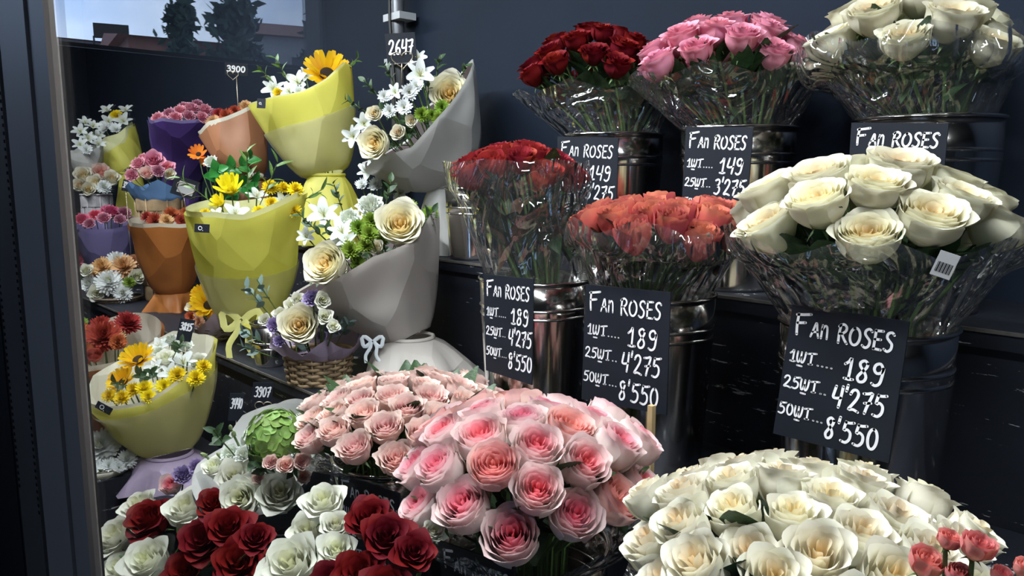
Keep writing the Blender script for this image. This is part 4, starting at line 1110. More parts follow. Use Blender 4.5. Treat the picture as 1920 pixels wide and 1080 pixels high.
# ---- C: bright yellow bouquet standing in a steel bucket on the middle step
YC = .86
C0, C1 = at(465, 592, YC), at(466, 392, YC-.02); nC = cam_tilt(.10, -.04)
pbk = at(507, 660, .815); bk = Vector((pbk.x, .815, Z2))
bucket(bk, 'steel bucket under the bright yellow bouquet beside the lilac basket', .043, .105)
wC = paper_wrap('paper_wrap', 'bright yellow paper around the bouquet standing in a small steel bucket', C0, C1, .06, m(112, C1), nC, 12, M['ylw'], M['ylwi'], (bk + Z*.085, .036), pw=.5, rag=.012, peak=(Rv, .03, 2), film=.5)
whC = dict(sun2='lemon yellow daisy in the bright yellow bouquet', ymum='yellow button chrysanthemum in the bright yellow bouquet', alstro='white alstroemeria in the bright yellow bouquet')
arrange([('sun2', 430, 352, 38, -.03), ('sun2', 412, 378, 24, -.06), ('ymum', 508, 344, 16, -.02), ('ymum', 532, 350, 14, .0), ('ymum', 556, 354, 16, -.04), ('ymum', 487, 396, 15, -.1), ('ymum', 512, 384, 15, -.06), ('ymum', 518, 398, 15, -.06), ('ymum', 550, 392, 16, -.06), ('ymum', 385, 400, 12, -.1), ('alstro', 442, 400, 24, -.1), ('alstro', 482, 366, 20, .02), ('alstro', 530, 376, 18, 0), ('alstro', 405, 402, 16, -.09)], C1, nC, whC, 'bright yellow bouquet', C0, mix=(.5, .6))
leafy([(465, 345), (498, 365), (390, 375), (560, 380)], C1, 'grey green sprig in the bright yellow bouquet', 'sprigs in the bright yellow bouquet', strap_me, .05, .0, 8)
tagcard(wC, 379, 428, dep(C1)-.165, 28, 16, -.05)
bow(wC, atd(455, 600, dep(C0)-.10), m(36, C0), M['ribbon'])

# ---- D: white bouquet in taupe paper on the middle step
YD = 1.0
D0, D1 = at(770, 632, YD), at(690, 482, YD-.05); nD = cam_tilt(.03, -.48)
wD = paper_wrap('paper_wrap', 'taupe paper around the white and green bouquet on middle step, tied above a flared skirt', D0, D1, .05, m(158, D1), nD, 21, M['taupe'], M['darkp'], (Vector((D0.x+.05, D0.y, Z2)), .135), peak=((Z*.55+Rv*.8).normalized(), .03, 3), liner_up=-.004, pw=.85)
whD = dict(cream='large cream rose in the taupe paper bouquet on middle step', alstro='white alstroemeria in the taupe paper bouquet on middle step', carnw='white carnation in the taupe paper bouquet on middle step', gmum='green button chrysanthemum in the taupe paper bouquet on middle step', ivory='small ivory spray rose in the taupe paper bouquet on middle step')
arrange([('cream', 748, 417, 50, -.10), ('cream', 606, 490, 46, -.16), ('alstro', 604, 402, 30, -.04), ('alstro', 640, 432, 26, -.08), ('carnw', 695, 388, 30, -.03), ('carnw', 655, 412, 26, -.04), ('alstro', 575, 440, 18, -.04),
         ('gmum', 672, 425, 17, -.12), ('gmum', 697, 412, 18, -.10), ('gmum', 692, 437, 18, -.14), ('gmum', 660, 470, 20, -.12), ('gmum', 682, 460, 17, -.12), ('gmum', 668, 488, 16, -.11), ('gmum', 806, 400, 18, -.04), ('gmum', 770, 385, 14, -.02), ('ivory', 702, 462, 16, -.11), ('alstro', 650, 450, 20, -.1), ('gmum', 718, 450, 14, -.06), ('ivory', 640, 500, 15, -.09), ('carnw', 630, 460, 18, -.05)], D1, nD, whD, 'taupe paper bouquet', D0, dz0=-.02)
leafy([(615, 525), (645, 508), (680, 492), (715, 470), (745, 455), (775, 440), (600, 440), (640, 385), (725, 375), (585, 425), (632, 455), (790, 420)], D1, 'dark green leafy sprig in the taupe paper bouquet on middle step', 'sprigs in the taupe paper bouquet', leaf_me, .032, -.05, 9)
bow(wD, atd(700, 640, dep(D0)-.07), m(20, D0), M['ribbonw'])
# flowers of a lower white bouquet peeping out between the two
P_ = at(715, 340, 1.10)
arrange([('alstro', 690, 320, 20), ('wmum', 705, 345, 18), ('alstro', 735, 340, 20), ('wmum', 678, 345, 14), ('alstro', 712, 318, 18), ('alstro', 750, 360, 18)], P_, cam_tilt(.4, -.3), dict(alstro='white alstroemeria peeping out under the grey paper bouquet', wmum='white daisy chrysanthemum peeping out under the grey paper bouquet'), 'flowers under the grey paper bouquet', Vector((P_.x, P_.y, Z3+.01)))
leafy([(725, 365), (760, 345)], P_, 'leafy sprig peeping out under the grey paper bouquet', 'sprigs under the grey paper bouquet', leaf_me, .04, 0, 3)

# ---- E: yellow bouquet tilted to the viewer on the lower step
YE = .615
E0, E1 = at(318, 850, YE-.02), at(288, 690, YE-.02); nE = cam_tilt(.34, -.28)
wE = paper_wrap('paper_wrap', 'yellow paper with pale lining around the bouquet tagged 3815 on lower step', E0, E1, .05, m(126, E1), nE, 27, M['ylw'], M['cream'], (Vector((E0.x, E0.y, Z1s)), .11), pw=.72, rag=.012, liner_up=.006, film=.78, skirt_mat=M['lilac'])
whE = dict(sun='golden sunflower in the yellow bouquet tagged 3815', ymum='yellow button chrysanthemum in the yellow bouquet tagged 3815', alstro='white alstroemeria in the yellow bouquet tagged 3815', white='white rose in the yellow bouquet tagged 3815', carnw='white carnation in the yellow bouquet tagged 3815')
arrange([('sun', 258, 672, 34, -.02), ('sun', 228, 705, 30, -.06), ('ymum', 206, 737, 14, -.11), ('ymum', 228, 744, 16, -.12), ('ymum', 248, 730, 15, -.10), ('ymum', 270, 726, 17, -.11), ('ymum', 278, 743, 15, -.13), ('ymum', 308, 723, 17, -.11), ('ymum', 336, 705, 18, -.10), ('ymum', 367, 707, 17, -.11), ('ymum', 382, 685, 15, -.08),
         ('white', 310, 668, 24, -.01), ('white', 368, 676, 20, -.02), ('alstro', 345, 678, 24, -.03), ('alstro', 318, 700, 20, -.06), ('alstro', 290, 690, 18, -.04), ('carnw', 345, 650, 20, .05), ('carnw', 318, 640, 18, .06), ('alstro', 300, 650, 18, .04), ('carnw', 290, 662, 15, .01), ('alstro', 345, 714, 14, -.09)], E1, nE, whE, 'bouquet tagged 3815', E0, mix=(.7, .5))
leafy([(270, 712), (232, 725), (330, 660), (285, 705)], E1, 'dark green sprig in the yellow bouquet tagged 3815', 'sprigs in the bouquet tagged 3815', leaf_me, .03, -.06, 11)
card(348, 619, YE+.04, 26, 42, '3815', 'black price card reading 3815 in the yellow bouquet', -.25, .19, .0032, [('3815', .1, .5, .32, .8)])
tagcard(wE, 195, 765, dep(E1)-.16, 32, 14, -.5)

# ---- F: white bouquet with green hydrangea in slate paper
YF = .575
F0, F1 = at(540, 985, YF-.02), at(500, 868, YF-.03); nF = cam_tilt(.45, -.25)
wF = paper_wrap('paper_wrap', 'slate grey paper around the green hydrangea bouquet', F0, F1, .045, m(138, F1), nF, 33, M['dgrey'], M['greyp'], (Vector((F0.x, F0.y, Z1s)), .07), pw=.6, rag=.02, peak=(Rv, .03, 2))
whF = dict(hydg='round green hydrangea head in the slate paper bouquet', hydw='white hydrangea head behind the green hydrangea', pale='small blush spray rose below the green hydrangea', white='white rose in the slate paper bouquet with hydrangea', bud='green eustoma bud in the slate paper bouquet', carnw='white eustoma bloom in the slate paper bouquet')
arrange([('hydg', 522, 820, 58, -.17), ('hydw', 480, 815, 36, .03), ('hydw', 572, 797, 32, .0), ('hydw', 590, 850, 30, .0), ('pale', 508, 862, 17, -.20), ('pale', 536, 870, 19, -.21), ('pale', 568, 862, 19, -.22), ('pale', 568, 892, 16, -.14), ('pale', 482, 898, 14, -.14), ('pale', 482, 845, 14, -.1),
         ('white', 440, 885, 38, -.08), ('white', 525, 915, 46, -.16), ('white', 450, 930, 46, -.16), ('white', 398, 872, 24, -.03), ('carnw', 432, 850, 22, -.03), ('carnw', 455, 858, 20, -.06), ('bud', 438, 812, 11, -.02), ('bud', 410, 852, 10, -.03), ('bud', 380, 852, 10, -.02), ('bud', 432, 800, 9, 0)], F1, nF, whF, 'slate paper bouquet', F0, mix=(.6, .5))
leafy([(485, 868), (500, 880), (420, 830), (545, 890)], F1, 'dark green sprig in the slate paper bouquet', 'sprigs in the slate paper bouquet', leaf_me, .028, -.13, 13)
card(492, 740, .64, 36, 46, '3907', 'black price card reading 3907 above the green hydrangea', -.12, .265, .0026, [('3907', .1, .42, .4, .8)])
heart([o for o in COL.objects if o.name.startswith('price_card')][-1], .045, .0, M['wire'])
card(443, 763, .68, 26, 52, '3440', 'black price card reading 3440 beside the tilted yellow bouquet', -.12, .175, .0026, [('3440', .1, .45, .36, .8)])
b3c = at(535, 745, .75)
sleeve('grey_paper_collar', 'pale grey paper collar standing behind the green hydrangea', Vector((b3c.x, .73, Z1s)), at(540, 760, .73), .04, m(28, b3c), (0, -.2), 4, M['greyp'], cat='wrapping', ragged=.0)

# ---- G: wicker basket with lilac wrap on the middle step
YG = .83
G1 = at(597, 655, YG); gb = Vector((G1.x, YG, Z2))
basket(gb, 'pale wicker basket with lilac paper on the middle step', m(56, G1), m(62, G1), max(.06, G1.z-Z2-.005), M['wicker'])
sleeve('lilac_paper_collar', 'lilac paper collar ruffled around the pale wicker basket', gb + Z*(G1.z-Z2-.02), G1 + Z*.022, m(52, G1), m(82, G1), (0, 0), 6, M['lilac'], folds=6, amp=.12, ragged=.03, cat='wrapping', n=96)
whG = dict(cream='large creamy yellow rose in the pale wicker basket', carnl='lilac carnation in the pale wicker basket', white='small white spray rose in the pale wicker basket')
arrange([('cream', 563, 612, 42, -.09), ('carnl', 585, 560, 20, -.11), ('carnl', 516, 608, 18, -.06), ('carnl', 524, 640, 14, -.08), ('white', 545, 572, 18, -.03), ('white', 525, 588, 16, -.05), ('white', 496, 598, 12, -.05), ('white', 606, 562, 17, -.15), ('white', 609, 592, 16, -.16), ('carnl', 600, 628, 12, -.07), ('white', 558, 560, 15, -.07), ('white', 626, 610, 14, -.17)], G1, cam_tilt(.5, -.1), whG, 'lilac basket', gb + Z*.03)
leafy([(493, 575), (488, 640), (485, 660), (625, 618), (505, 560), (640, 630), (575, 650)], G1, 'round grey green eucalyptus sprig in the pale wicker basket', 'eucalyptus in the lilac basket', euc_me, .032, -.03, 15, name='eucalyptus_sprig')
stk = at(555, 702, YG-.06)
o = MB().box((-.010, -.0005, -.007), (.010, .0005, .007)).build('name_sticker', M['sticker'], None, False, Matrix.Translation(gb + (stk-gb)*1.0) @ (TOCAM(stk)*Vector((1, 1, 0))).to_track_quat('-Y', 'Z').to_matrix().to_4x4())
tag(o, 'small pale sticker on the pale wicker basket', 'sticker')

# ---- front row: red and white roses
def loose(items, what, group, goal, Y, leaves=1):
    rnd = random.Random(len(items)*3)
    mid = sum((at(i_[1], i_[2], Y+i_[4]) for i_ in items), Vector())/len(items)
    ctx = dict(mid=mid, ax=(mid-goal).normalized(), k=.3, rmax=.045, mouth=True, rim=(Vector((goal.x, .40, Z0s+.135)), .085))
    for key, px_, py_, rp, dy, a, b in items:
        P = at(px_, py_, Y+dy); r = m(rp, P)
        flower(key, P, cam_tilt(.55+a, b) , r, what[key], group + ', ' + key_word[key], goal, leaves, rnd=rnd, cat='rose', ctx=ctx)
whR = dict(red='deep red rose in the bouquet below the slate paper wrap', white='white rose among the deep red roses below the slate paper wrap')
gR = at(330, 1080, .50); gR = Vector((gR.x+.03, .40, Z0s+.05))
loose([('red', 270, 968, 48, -.01, 0, -.2), ('red', 398, 940, 36, .0, 0, .1), ('red', 430, 980, 46, -.015, 0, .2), ('red', 375, 1012, 50, -.01, .1, 0), ('red', 345, 1068, 52, -.03, .2, -.1), ('red', 445, 1048, 54, -.03, .2, .1), ('red', 480, 1005, 36, -.03, .1, .3),
       ('white', 345, 945, 46, .01, -.1, -.1), ('white', 255, 942, 36, .0, -.1, -.3), ('white', 212, 1005, 48, -.03, 0, -.3), ('white', 268, 1045, 48, -.04, .1, -.2), ('white', 215, 1062, 40, -.04, .1, -.3), ('red', 205, 1088, 36, -.05, .1, -.3)], whR, 'red and white front bouquet', gR, .43)
whR2 = dict(red='dark red velvety rose beside the two tone pink bunch', white='white rose beside the dark red velvety roses at the pink bunch')
gR2 = at(650, 1080, .47); gR2 = Vector((gR2.x, .40, Z0s+.05))
loose([('white', 600, 945, 44, .03, -.1, 0), ('white', 575, 990, 46, .01, 0, -.1), ('white', 545, 1040, 60, -.02, .25, -.15), ('white', 630, 1025, 40, -.01, .1, .1), ('white', 630, 980, 32, .02, 0, .2),
       ('red', 692, 965, 50, .02, 0, 0), ('red', 725, 1003, 52, .0, .1, .2), ('red', 768, 1045, 46, -.02, .1, .3), ('red', 668, 1070, 54, -.04, .2, -.1), ('red', 735, 1082, 50, -.04, .2, .1), ('red', 610, 1090, 46, -.04, .2, -.2), ('white', 815, 990, 24, .05, .1, .4)], whR2, 'red and white bouquet by the pink bunch', gR2, .42)
for g_, lb in ((gR, 'black bucket under the red and white front bouquet'), (gR2, 'black bucket under the dark red velvety roses')):
    bucket(Vector((g_.x, .40, Z0s)), lb, .085, .13, 'black plastic buckets', M['black'])
# lilac eustoma by the white rose
P_ = at(325, 905, .50)
arrange([('carnl', 345, 890, 22), ('duo', 318, 905, 22), ('carnl', 365, 878, 18)], P_, cam_tilt(.5, -.2), dict(carnl='lilac bloom peeping out between yellow skirt and red roses', duo='pale mauve pink rose between yellow skirt and white roses'), 'lilac blooms', Vector((P_.x, P_.y, Z1s)))

# ---- coral spray roses by the ivory bunch
P_ = at(1800, 1060, .56)
rndS = random.Random(5)
for px_, py_, rp in ((1740, 1058, 36), (1838, 1030, 34), (1783, 1020, 24), (1925, 1075, 24), (1800, 1085, 26), (1880, 1088, 22)):
    P = at(px_, py_, .555); flower('spray', P + Z*.006, cam_tilt(.35, .1), m(rp, P), 'small coral pink spray rose in front of the ivory rose bunch', 'coral spray roses', Vector((P_.x+.02, .56, Z1s+.02)), 2, leafl_me, rndS, 'rose', stem_r=.0016)

# ------------------------------------------------------------------ far left bouquets
def simple_bouquet(label, w, rimc, rp, Y, tilt, seed, mat, liner, shelf, items, what, group, r0p=.35, skirt_r=.08, pw=.6, mix=(.5, .6), to=None):
    P0, P1 = at(*w, Y), at(*rimc, Y-.02); n = cam_tilt(*tilt)
    wr = paper_wrap('paper_wrap', label, P0, P1, m(rp*r0p, P0), m(rp, P1), n, seed, mat, liner, (Vector((P0.x, P0.y, shelf)), skirt_r) if shelf and P0.z > shelf + .01 else None, pw=pw, rag=.01)
    arrange(items, P1, n, what, group, P0, mix=mix, seed=seed)
    return wr, P0, P1
# H orange kraft, middle step
simple_bouquet('orange kraft paper around rust blooms on middle step', (325, 545), (312, 418), 68, .93, (.10, 0), 41, M['orange'], M['cream'], Z2,
    [('rust', 290, 412, 16, -.05), ('rust', 322, 402, 17, -.03), ('peach', 312, 412, 14, -.07), ('rust', 350, 398, 14, 0), ('rust', 340, 412, 12, -.05), ('rust', 275, 405, 12, .02)], dict(rust='rust brown bloom in the orange kraft bouquet', peach='peach bloom in the orange kraft bouquet'), 'orange kraft bouquet', .42, .085)
# J orange with rust blooms, lower step
simple_bouquet('orange paper with cream lining around rust red blooms beside the bouquet tagged 3815', (215, 804), (200, 645), 104, .60, (.32, -.12), 43, M['orange'], M['cream'], Z1s,
    [('rust', 190, 636, 34, -.05), ('rust', 165, 655, 26, -.08), ('rust', 238, 604, 26, .05), ('rust', 190, 607, 22, .05), ('peach', 212, 628, 20, 0), ('rust', 218, 640, 16, -.06), ('rust', 150, 620, 18, 0), ('gmum', 152, 602, 12, .08), ('coral', 172, 662, 15, -.1)], dict(rust='rust red ball bloom in the orange and cream wrap', peach='peach bloom in the orange and cream wrap', gmum='green button bloom in the orange and cream wrap', coral='coral rose in the orange and cream wrap'), 'rust bouquet on lower step', .4, .09)
card(197, 572, .80, 17, 26, '5030', 'black price card reading 5030 above the rust red blooms', -.3, .06, .0036, [('5030', .08, .4, .42, .84)])
# purple wrap, top step
simple_bouquet('purple paper cone of pink carnations on top step', (340, 330), (348, 226), 66, 1.20, (.10, 0), 45, M['purple'], M['lav'], Z3,
    [('carnp', 298, 222, 15, -.06), ('carnp', 318, 214, 15, -.03), ('carnp', 340, 208, 15, 0), ('carnp', 362, 205, 16, 0), ('carnp', 385, 208, 15, 0), ('carnp', 402, 214, 14, 0), ('carnp', 330, 220, 14, -.08), ('carnp', 355, 218, 14, -.08), ('carnp', 380, 221, 14, -.08), ('carnp', 308, 226, 12, -.1), ('carnp', 370, 196, 13, .06), ('carnp', 345, 200, 13, .06)], dict(carnp='pink carnation in the purple paper cone'), 'purple cone', .62, .06, 1.0)
# brown kraft, top step
simple_bouquet('brown kraft paper around orange blooms on top step behind the lemon daisies', (470, 335), (430, 222), 66, 1.14, (.25, -.45), 47, M['kraft'], M['cream'], Z3,
    [('peach', 460, 200, 15, 0), ('rust', 425, 215, 15, -.04), ('peach', 400, 228, 15, -.06), ('rust', 440, 208, 13, -.02), ('peach', 447, 222, 12, -.08), ('rust', 410, 212, 12, .02)], dict(rust='orange brown bloom in the brown kraft wrap', peach='dried peach bloom in the brown kraft wrap'), 'brown kraft bouquet', .38, .08)
# far yellow bouquet on the top step
simple_bouquet('olive yellow paper around a white bouquet at the far end of top step', (245, 325), (210, 258), 48, 1.17, (.35, -.55), 49, M['ylw'], M['ylwi'], Z3,
    [('ymum', 215, 216, 12, 0), ('wmum', 195, 240, 14, -.05), ('wmum', 215, 240, 13, -.05), ('alstro', 230, 225, 16, 0), ('alstro', 205, 225, 14, 0), ('alstro', 185, 255, 13, -.06), ('alstro', 235, 205, 14, .05), ('alstro', 200, 205, 14, .05)], dict(ymum='yellow bloom in the far olive yellow wrap', wmum='white daisy in the far olive yellow wrap', alstro='white alstroemeria in the far olive yellow wrap'), 'far yellow bouquet', .35, .07)
# far white bouquet in grey
simple_bouquet('grey paper around white blooms at the far end of the stand', (172, 335), (158, 285), 34, 1.0, (.3, -.2), 51, M['greyp'], M['greyp'], None,
    [('alstro', 150, 245, 15, 0), ('alstro', 165, 258, 15, 0), ('alstro', 150, 270, 14, -.05), ('alstro', 175, 235, 15, .03), ('wmum', 162, 280, 12, -.08), ('alstro', 185, 268, 13, 0), ('alstro', 160, 228, 13, .04)], dict(alstro='white alstroemeria in the far grey paper wrap', wmum='white daisy in the far grey paper wrap'), 'far grey bouquet', .4)
def far_basket(px_, top, bot, hw, Y, shelf, mat, label, collar=None, clabel=None, cw=1.3):
    T = at(px_, top, Y); b = Vector((T.x, Y, shelf if shelf is not None else at(px_, bot, Y).z))
    H = T.z - b.z
    basket(b, label, m(hw*.85, T), m(hw, T), H, mat, 14, 7)
    if collar: sleeve('paper_collar', clabel, T - Z*.02, T + Z*.035, m(hw*.95, T), m(hw*cw, T), (0, 0), int(px_), collar, folds=6, amp=.10, ragged=.03, cat='wrapping', n=80)
    return T
T = far_basket(180, 365, 400, 26, .98, Z2+.0, M['wickerw'], 'white wicker basket at the far end of the stand')
arrange([('ivory', 160, 325, 18), ('ivory', 180, 340, 18, -.03), ('pale', 185, 320, 18, .02), ('ivory', 202, 333, 16), ('ivory', 150, 345, 15, -.04), ('wball', 195, 350, 14, -.06), ('ivory', 168, 352, 14, -.06)], T + Z*.06, cam_tilt(.5, 0), dict(ivory='white rose in the far white wicker basket', pale='blush rose in the far white wicker basket', wball='white bloom in the far white wicker basket'), 'far white basket', T)
T = far_basket(298, 366, 400, 42, .99, Z2, M['wicker'], 'brown basket with blue paper below the purple cone', M['blue'], 'blue paper collar around the brown basket', 1.25)
arrange([('pink', 288, 300, 20, -.02), ('carnp', 262, 310, 16, -.03), ('carnp', 250, 325, 15, -.04), ('pale', 275, 322, 15, -.06), ('carnp', 300, 322, 14, -.05), ('pink', 310, 308, 14, 0), ('carnp', 270, 298, 13, .03), ('ivory', 316, 325, 12, -.04)], T + Z*.05, cam_tilt(.5, 0), dict(pink='pink rose in the blue paper basket', carnp='mauve pink carnation in the blue paper basket', pale='blush rose in the blue paper basket', ivory='white spray rose in the blue paper basket'), 'blue basket', T)
card(237, 348, .96, 14, 22, '6', 'small black price card beside the blue paper basket', -.25, .405, .0036, [('3215', .08, .3, .5, .84)])
# lavender wrap on the middle step
simple_bouquet('lavender paper around pink carnations on middle step', (205, 528), (195, 428), 56, .93, (.12, 0), 53, M['lav'], M['lav'], Z2,
    [('carnh', 155, 412, 16, -.04), ('carnh', 178, 405, 15, -.03), ('carnh', 212, 398, 18, 0), ('carnp', 195, 410, 15, -.06), ('carnp', 235, 402, 14, 0), ('carnp', 168, 420, 13, -.07), ('carnp', 225, 412, 13, -.05), ('carnh', 200, 395, 13, .04), ('pale', 245, 408, 12, 0)], dict(carnh='hot pink carnation in the lavender wrap', carnp='soft pink carnation in the lavender wrap', pale='blush rose in the lavender wrap'), 'lavender bouquet', .5, .07, 1.0)
# peach and white mums in a dark basket
T = far_basket(222, 556, 640, 42, .84, Z2, M['wickerd'], 'dark wicker basket of peach and white blooms')
arrange([('peach', 190, 500, 20, 0), ('peach', 235, 500, 24, 0), ('wball', 215, 490, 20, .02), ('wball', 205, 530, 26, -.05), ('wball', 170, 530, 18, -.02), ('peach', 178, 515, 16, .0), ('white', 255, 515, 16, -.02), ('white', 180, 545, 16, -.05), ('wball', 230, 545, 18, -.05), ('peach', 250, 490, 16, .04), ('white', 165, 505, 13, -.04), ('gmum', 242, 530, 12, -.04)], T + Z*.06, cam_tilt(.6, -.1), dict(peach='peach ball bloom in the dark wicker basket', wball='white shaggy bloom in the dark wicker basket', white='small white rose in the dark wicker basket', gmum='green button bloom in the dark wicker basket'), 'peach basket', T)
# sunflower basket behind the bright yellow bouquet
T = far_basket(405, 612, 700, 36, .835, Z2, M['wickerd'], 'dark wicker basket with a sunflower below the bright yellow bouquet', M['lilac'], 'lilac paper collar of the dark sunflower basket', 1.2)
arrange([('sun', 385, 568, 34, -.03), ('sun', 375, 550, 20, .0), ('rust', 360, 592, 12, -.05), ('peach', 372, 602, 11, -.07), ('ivory', 358, 575, 12, -.02)], T + Z*.05, cam_tilt(.5, -.3), dict(sun='golden sunflower in the dark wicker basket', rust='rust bloom in the dark sunflower basket', peach='dried peach bloom in the dark sunflower basket', ivory='ivory rose in the dark sunflower basket'), 'sunflower basket', T)
# heart card
card(347, 352, .95, 44, 36, '', 'black card with a pale heart panel behind the lemon daisies', -.35, .06, .002, [])
hc = [o for o in COL.objects if o.name.startswith('price_card')][-1]
w_ = m(44, at(347, 352, .95)); h_ = m(36, at(347, 352, .95))
MB().box((w_*.22, h_*.18, .001), (w_*.86, h_*.78, .0016)).build('pale_panel', M['sticker'], hc, False)
heart(hc, w_*1.05, h_*1.35, M['wire'])
# orange daisy and green leaves behind
P_ = at(400, 315, 1.02)
arrange([('orange_daisy', 372, 288, 20, 0), ('carnw', 396, 304, 15, -.02), ('orange_daisy', 382, 300, 12, .02)], P_, cam_tilt(.4, -.2), dict(orange_daisy='orange daisy with dark centre behind the lemon daisies', carnw='pale green white bloom behind the lemon daisies'), 'orange daisies', at(410, 390, 1.02))
leafy([(420, 330), (440, 320), (405, 335), (450, 345), (430, 350), (415, 365)], P_, 'bright green leafy sprig behind the lemon daisies', 'green sprigs behind the lemon daisies', leaf_mesh('leaf', plain('vivid_green_leaf', (.03, .22, .04), .4, noise=.3), .4), .06, .0, 17)
# K: white shaggy mums in a low dish on a dark box
YK = .465; K1 = at(195, 885, YK)
kd = empty('white_dish', Matrix.Translation((K1.x, YK, K1.z)), 'low white dish of shaggy white blooms on a dark box', 'dish')
MB().lathe([(0, 0), (m(38, K1), 0), (m(44, K1), .014), (m(41, K1), .014), (m(36, K1), .004), (0, .004)], 36).build('bowl', M['cream'], kd)
arrange([('wball', 186, 838, 36, 0), ('wball', 238, 860, 20, 0), ('wmum', 175, 872, 18, -.03), ('wmum', 205, 872, 15, -.03), ('wball', 155, 850, 18, .03), ('wmum', 222, 876, 12, -.03)], K1 + Z*.03, cam_tilt(.6, 0), dict(wball='shaggy white chrysanthemum in the low white dish', wmum='small white daisy in the low white dish'), 'white dish blooms', K1 + Z*.004)
bx_ = MB().box((-m(48, K1), -.05, 0), (m(48, K1), .05, K1.z - Z0s)).build('dark_box', M['step'], None, False, Matrix.Translation((K1.x, YK, Z0s)))
tag(bx_, 'dark scuffed box under the low white dish', 'box')
# red and pink blooms half hidden by the stile
P_ = at(148, 490, .86)
arrange([('carnh', 148, 488, 14), ('ivory', 142, 500, 12), ('carnh', 152, 500, 10), ('gmum', 147, 468, 8)], P_, cam_tilt(.4, 0), dict(carnh='red pink bloom half hidden beside the door stile', ivory='ivory bloom half hidden beside the door stile', gmum='green bloom half hidden beside the door stile'), 'blooms by the stile', Vector((P_.x, P_.y, Z2)))

flush()

# ------------------------------------------------------------------ street seen in the pane's reflection (through the hall window)
def mir(px_, py_, dist):
    """where a street thing stands so that the pane shows it at this pixel, dist metres off"""
    P = CAM + ray(px_, py_).normalized()*dist
    return Vector((P.x, 2*PANE_Y - P.y, P.z))
GZ = -1.0
M['brick'] = plain('street_brick', (.20, .085, .055), .8, noise=.2, nscale=3)
M['plaster'] = plain('street_plaster', (.30, .29, .28), .8, noise=.1)
M['roof'] = plain('street_roof', (.22, .09, .06), .8, noise=.2)
M['tree'] = plain('tree_leaves', (.05, .085, .06), .7, noise=.4, nscale=2)
M['bark'] = plain('tree_bark', (.035, .028, .02), .9)
M['pane'] = plain('far_window', (.02, .025, .03), .2)
gnd = tag(MB().box((-60, -60, GZ-.2), (XL-.12, 30, GZ)).build('street_ground', M['plaster'], None, False), kind='structure')
def house(pxa, pxb, ytop, dist, mat, label, nwin, roofc):
    a, b = mir(pxa, ytop, dist), mir(pxb, ytop, dist*1.02)
    ex = (b-a); ex.z = 0; L = ex.length; ex.normalize(); ey = Z.cross(ex)
    away = Vector(((a+b).x/2, (a+b).y/2, 0)).normalized()
    if ey.dot(away) < 0: ey = -ey
    zt = (a.z+b.z)/2
    Mx = Matrix((ex, ey, Z)).transposed().to_4x4(); Mx.translation = Vector((a.x, a.y, GZ))
    r = empty('street_house', Mx, label, 'building')
    MB().box((0, 0, 0), (L, 6, zt-GZ)).build('walls', mat, r, False)
    rf = MB(); h = zt-GZ
    vs = [(-.3, -.3, h), (L+.3, -.3, h), (L+.3, 6.3, h), (-.3, 6.3, h), (-.3, 3, h+roofc), (L+.3, 3, h+roofc)]
    for v in vs: rf.add(v)
    rf.f += [(0, 1, 5, 4), (2, 3, 4, 5), (0, 4, 3), (1, 2, 5), (3, 2, 1, 0)]
    rf.build('roof', M['roof'], r, False)
    for k in range(nwin):
        x = L*(k+.5)/nwin; w = L/nwin*.22
        f = MB().box((x-w-.05, -.06, h-1.7), (x+w+.05, .02, h-.5)).build('window_frame', M['plaster'], r, False)
        MB().box((x-w, -.09, h-1.65), (x+w, -.05, h-.55)).build('pane', M['pane'], f, False)
    return r
house(240, 420, 76, 26, M['brick'], 'low brick building beyond the trees, mirrored in the pane', 4, .5)
house(470, 640, 72, 24, M['plaster'], 'pale house with red roof beyond the trees, mirrored in the pane', 3, .9)
house(60, 235, 76, 32, M['plaster'], 'long pale building far down the street, mirrored in the pane', 6, .2)
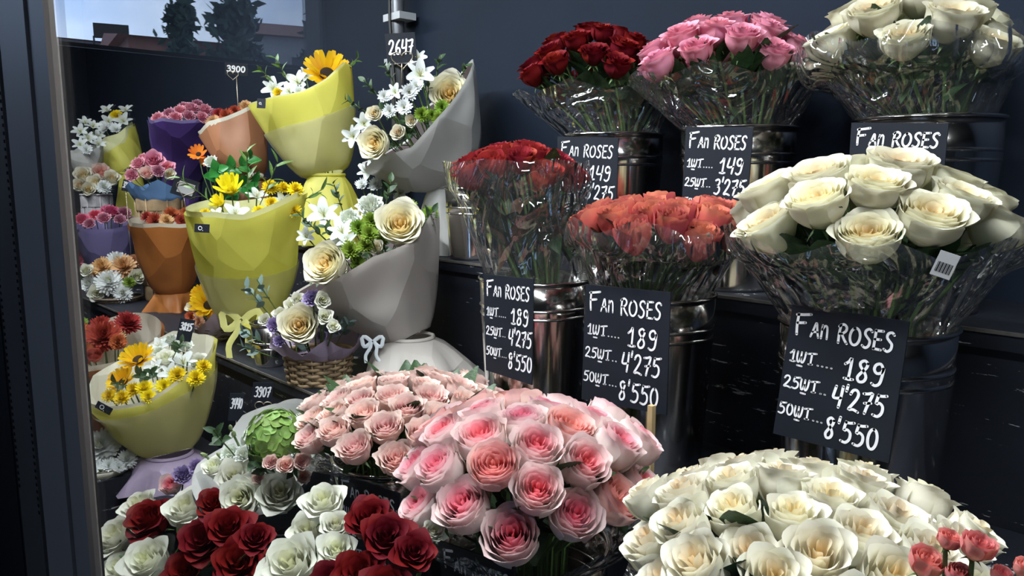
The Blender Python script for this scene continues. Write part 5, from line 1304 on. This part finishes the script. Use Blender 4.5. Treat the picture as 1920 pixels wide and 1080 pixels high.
# billboard frame on a roof
bA = mir(175, 62, 32); bB = mir(242, 66, 32)
ex = (bB-bA); ex.z = 0; L = ex.length; ex.normalize(); ey = Z.cross(ex)
Mx = Matrix((ex, ey, Z)).transposed().to_4x4(); Mx.translation = Vector((bA.x, bA.y, bA.z-.9))
bb = empty('rooftop_billboard', Mx, 'dark billboard on posts above the long pale building, mirrored in the pane', 'billboard')
MB().box((0, -.05, .75), (L, .05, 1.25)).build('panel', M['bark'], bb, False)
for k in range(4): MB().box((L*k/3-.03, -.05, -.6), (L*k/3+.03, .05, .8)).build('post', M['bark'], bb, False)
leafc = MB().quad((-.5, 0, 0), (0, -.28, .05), (.5, 0, 0), (0, .28, .05)).mesh('x', M['tree'])
def tree(px_, top, wpx, dist, seed, label, conical=.6):
    rnd = random.Random(seed)
    T_ = mir(px_, top, dist); base = Vector((T_.x, T_.y, GZ)); H = T_.z - GZ; Rr = wpx/2*dist/FPX
    r = empty('street_tree', Matrix.Translation(base), label, 'tree', None)
    tr = MB(); tr.tube([(0, 0, 0), (.05, 0, H*.4), (0, .05, H*.75), (0, 0, H*.97)], [.16, .12, .07, .02], 7)
    fol = MB()
    for k in range(46):
        z = H*(.28 + .70*rnd.random()**.8); f = 1-(z/H-.28)/.72
        a = rnd.uniform(0, 6.28); L_ = Rr*(f**conical)*rnd.uniform(.6, 1.05) + .1*Rr
        d = Vector((math.cos(a), math.sin(a), rnd.uniform(-.1, .45)))
        tr.tube([Vector((0, 0, z)), Vector((0, 0, z)) + d*L_*.6, Vector((0, 0, z)) + d*L_], [.03, .02, .008], 4, False)
        for q in range(48):
            t = rnd.uniform(.25, 1.05); c = Vector((0, 0, z)) + d*L_*t + Vector((rnd.gauss(0, .15*Rr), rnd.gauss(0, .15*Rr), rnd.gauss(0, .12*Rr)))
            u = Vector((rnd.uniform(-1, 1), rnd.uniform(-1, 1), rnd.uniform(-1, 1))).normalized(); w = u.orthogonal().normalized()
            s = Rr*rnd.uniform(.09, .18)
            fol.quad(c - u*s, c - w*s*.5, c + u*s, c + w*s*.5)
    tr.build('trunk', M['bark'], r); o = fol.build('foliage', M['tree'], r, False); tag(o, kind='stuff')
    return r
tree(335, 0, 130, 15, 3, 'spindly dark conifer, the taller of two mirrored in the pane', 1.0)
tree(435, 4, 165, 14, 4, 'wide dark tree beside the spindly conifer, mirrored in the pane', .8)
tree(592, 14, 90, 13, 5, 'dark tree before the pale house, mirrored in the pane', .5)
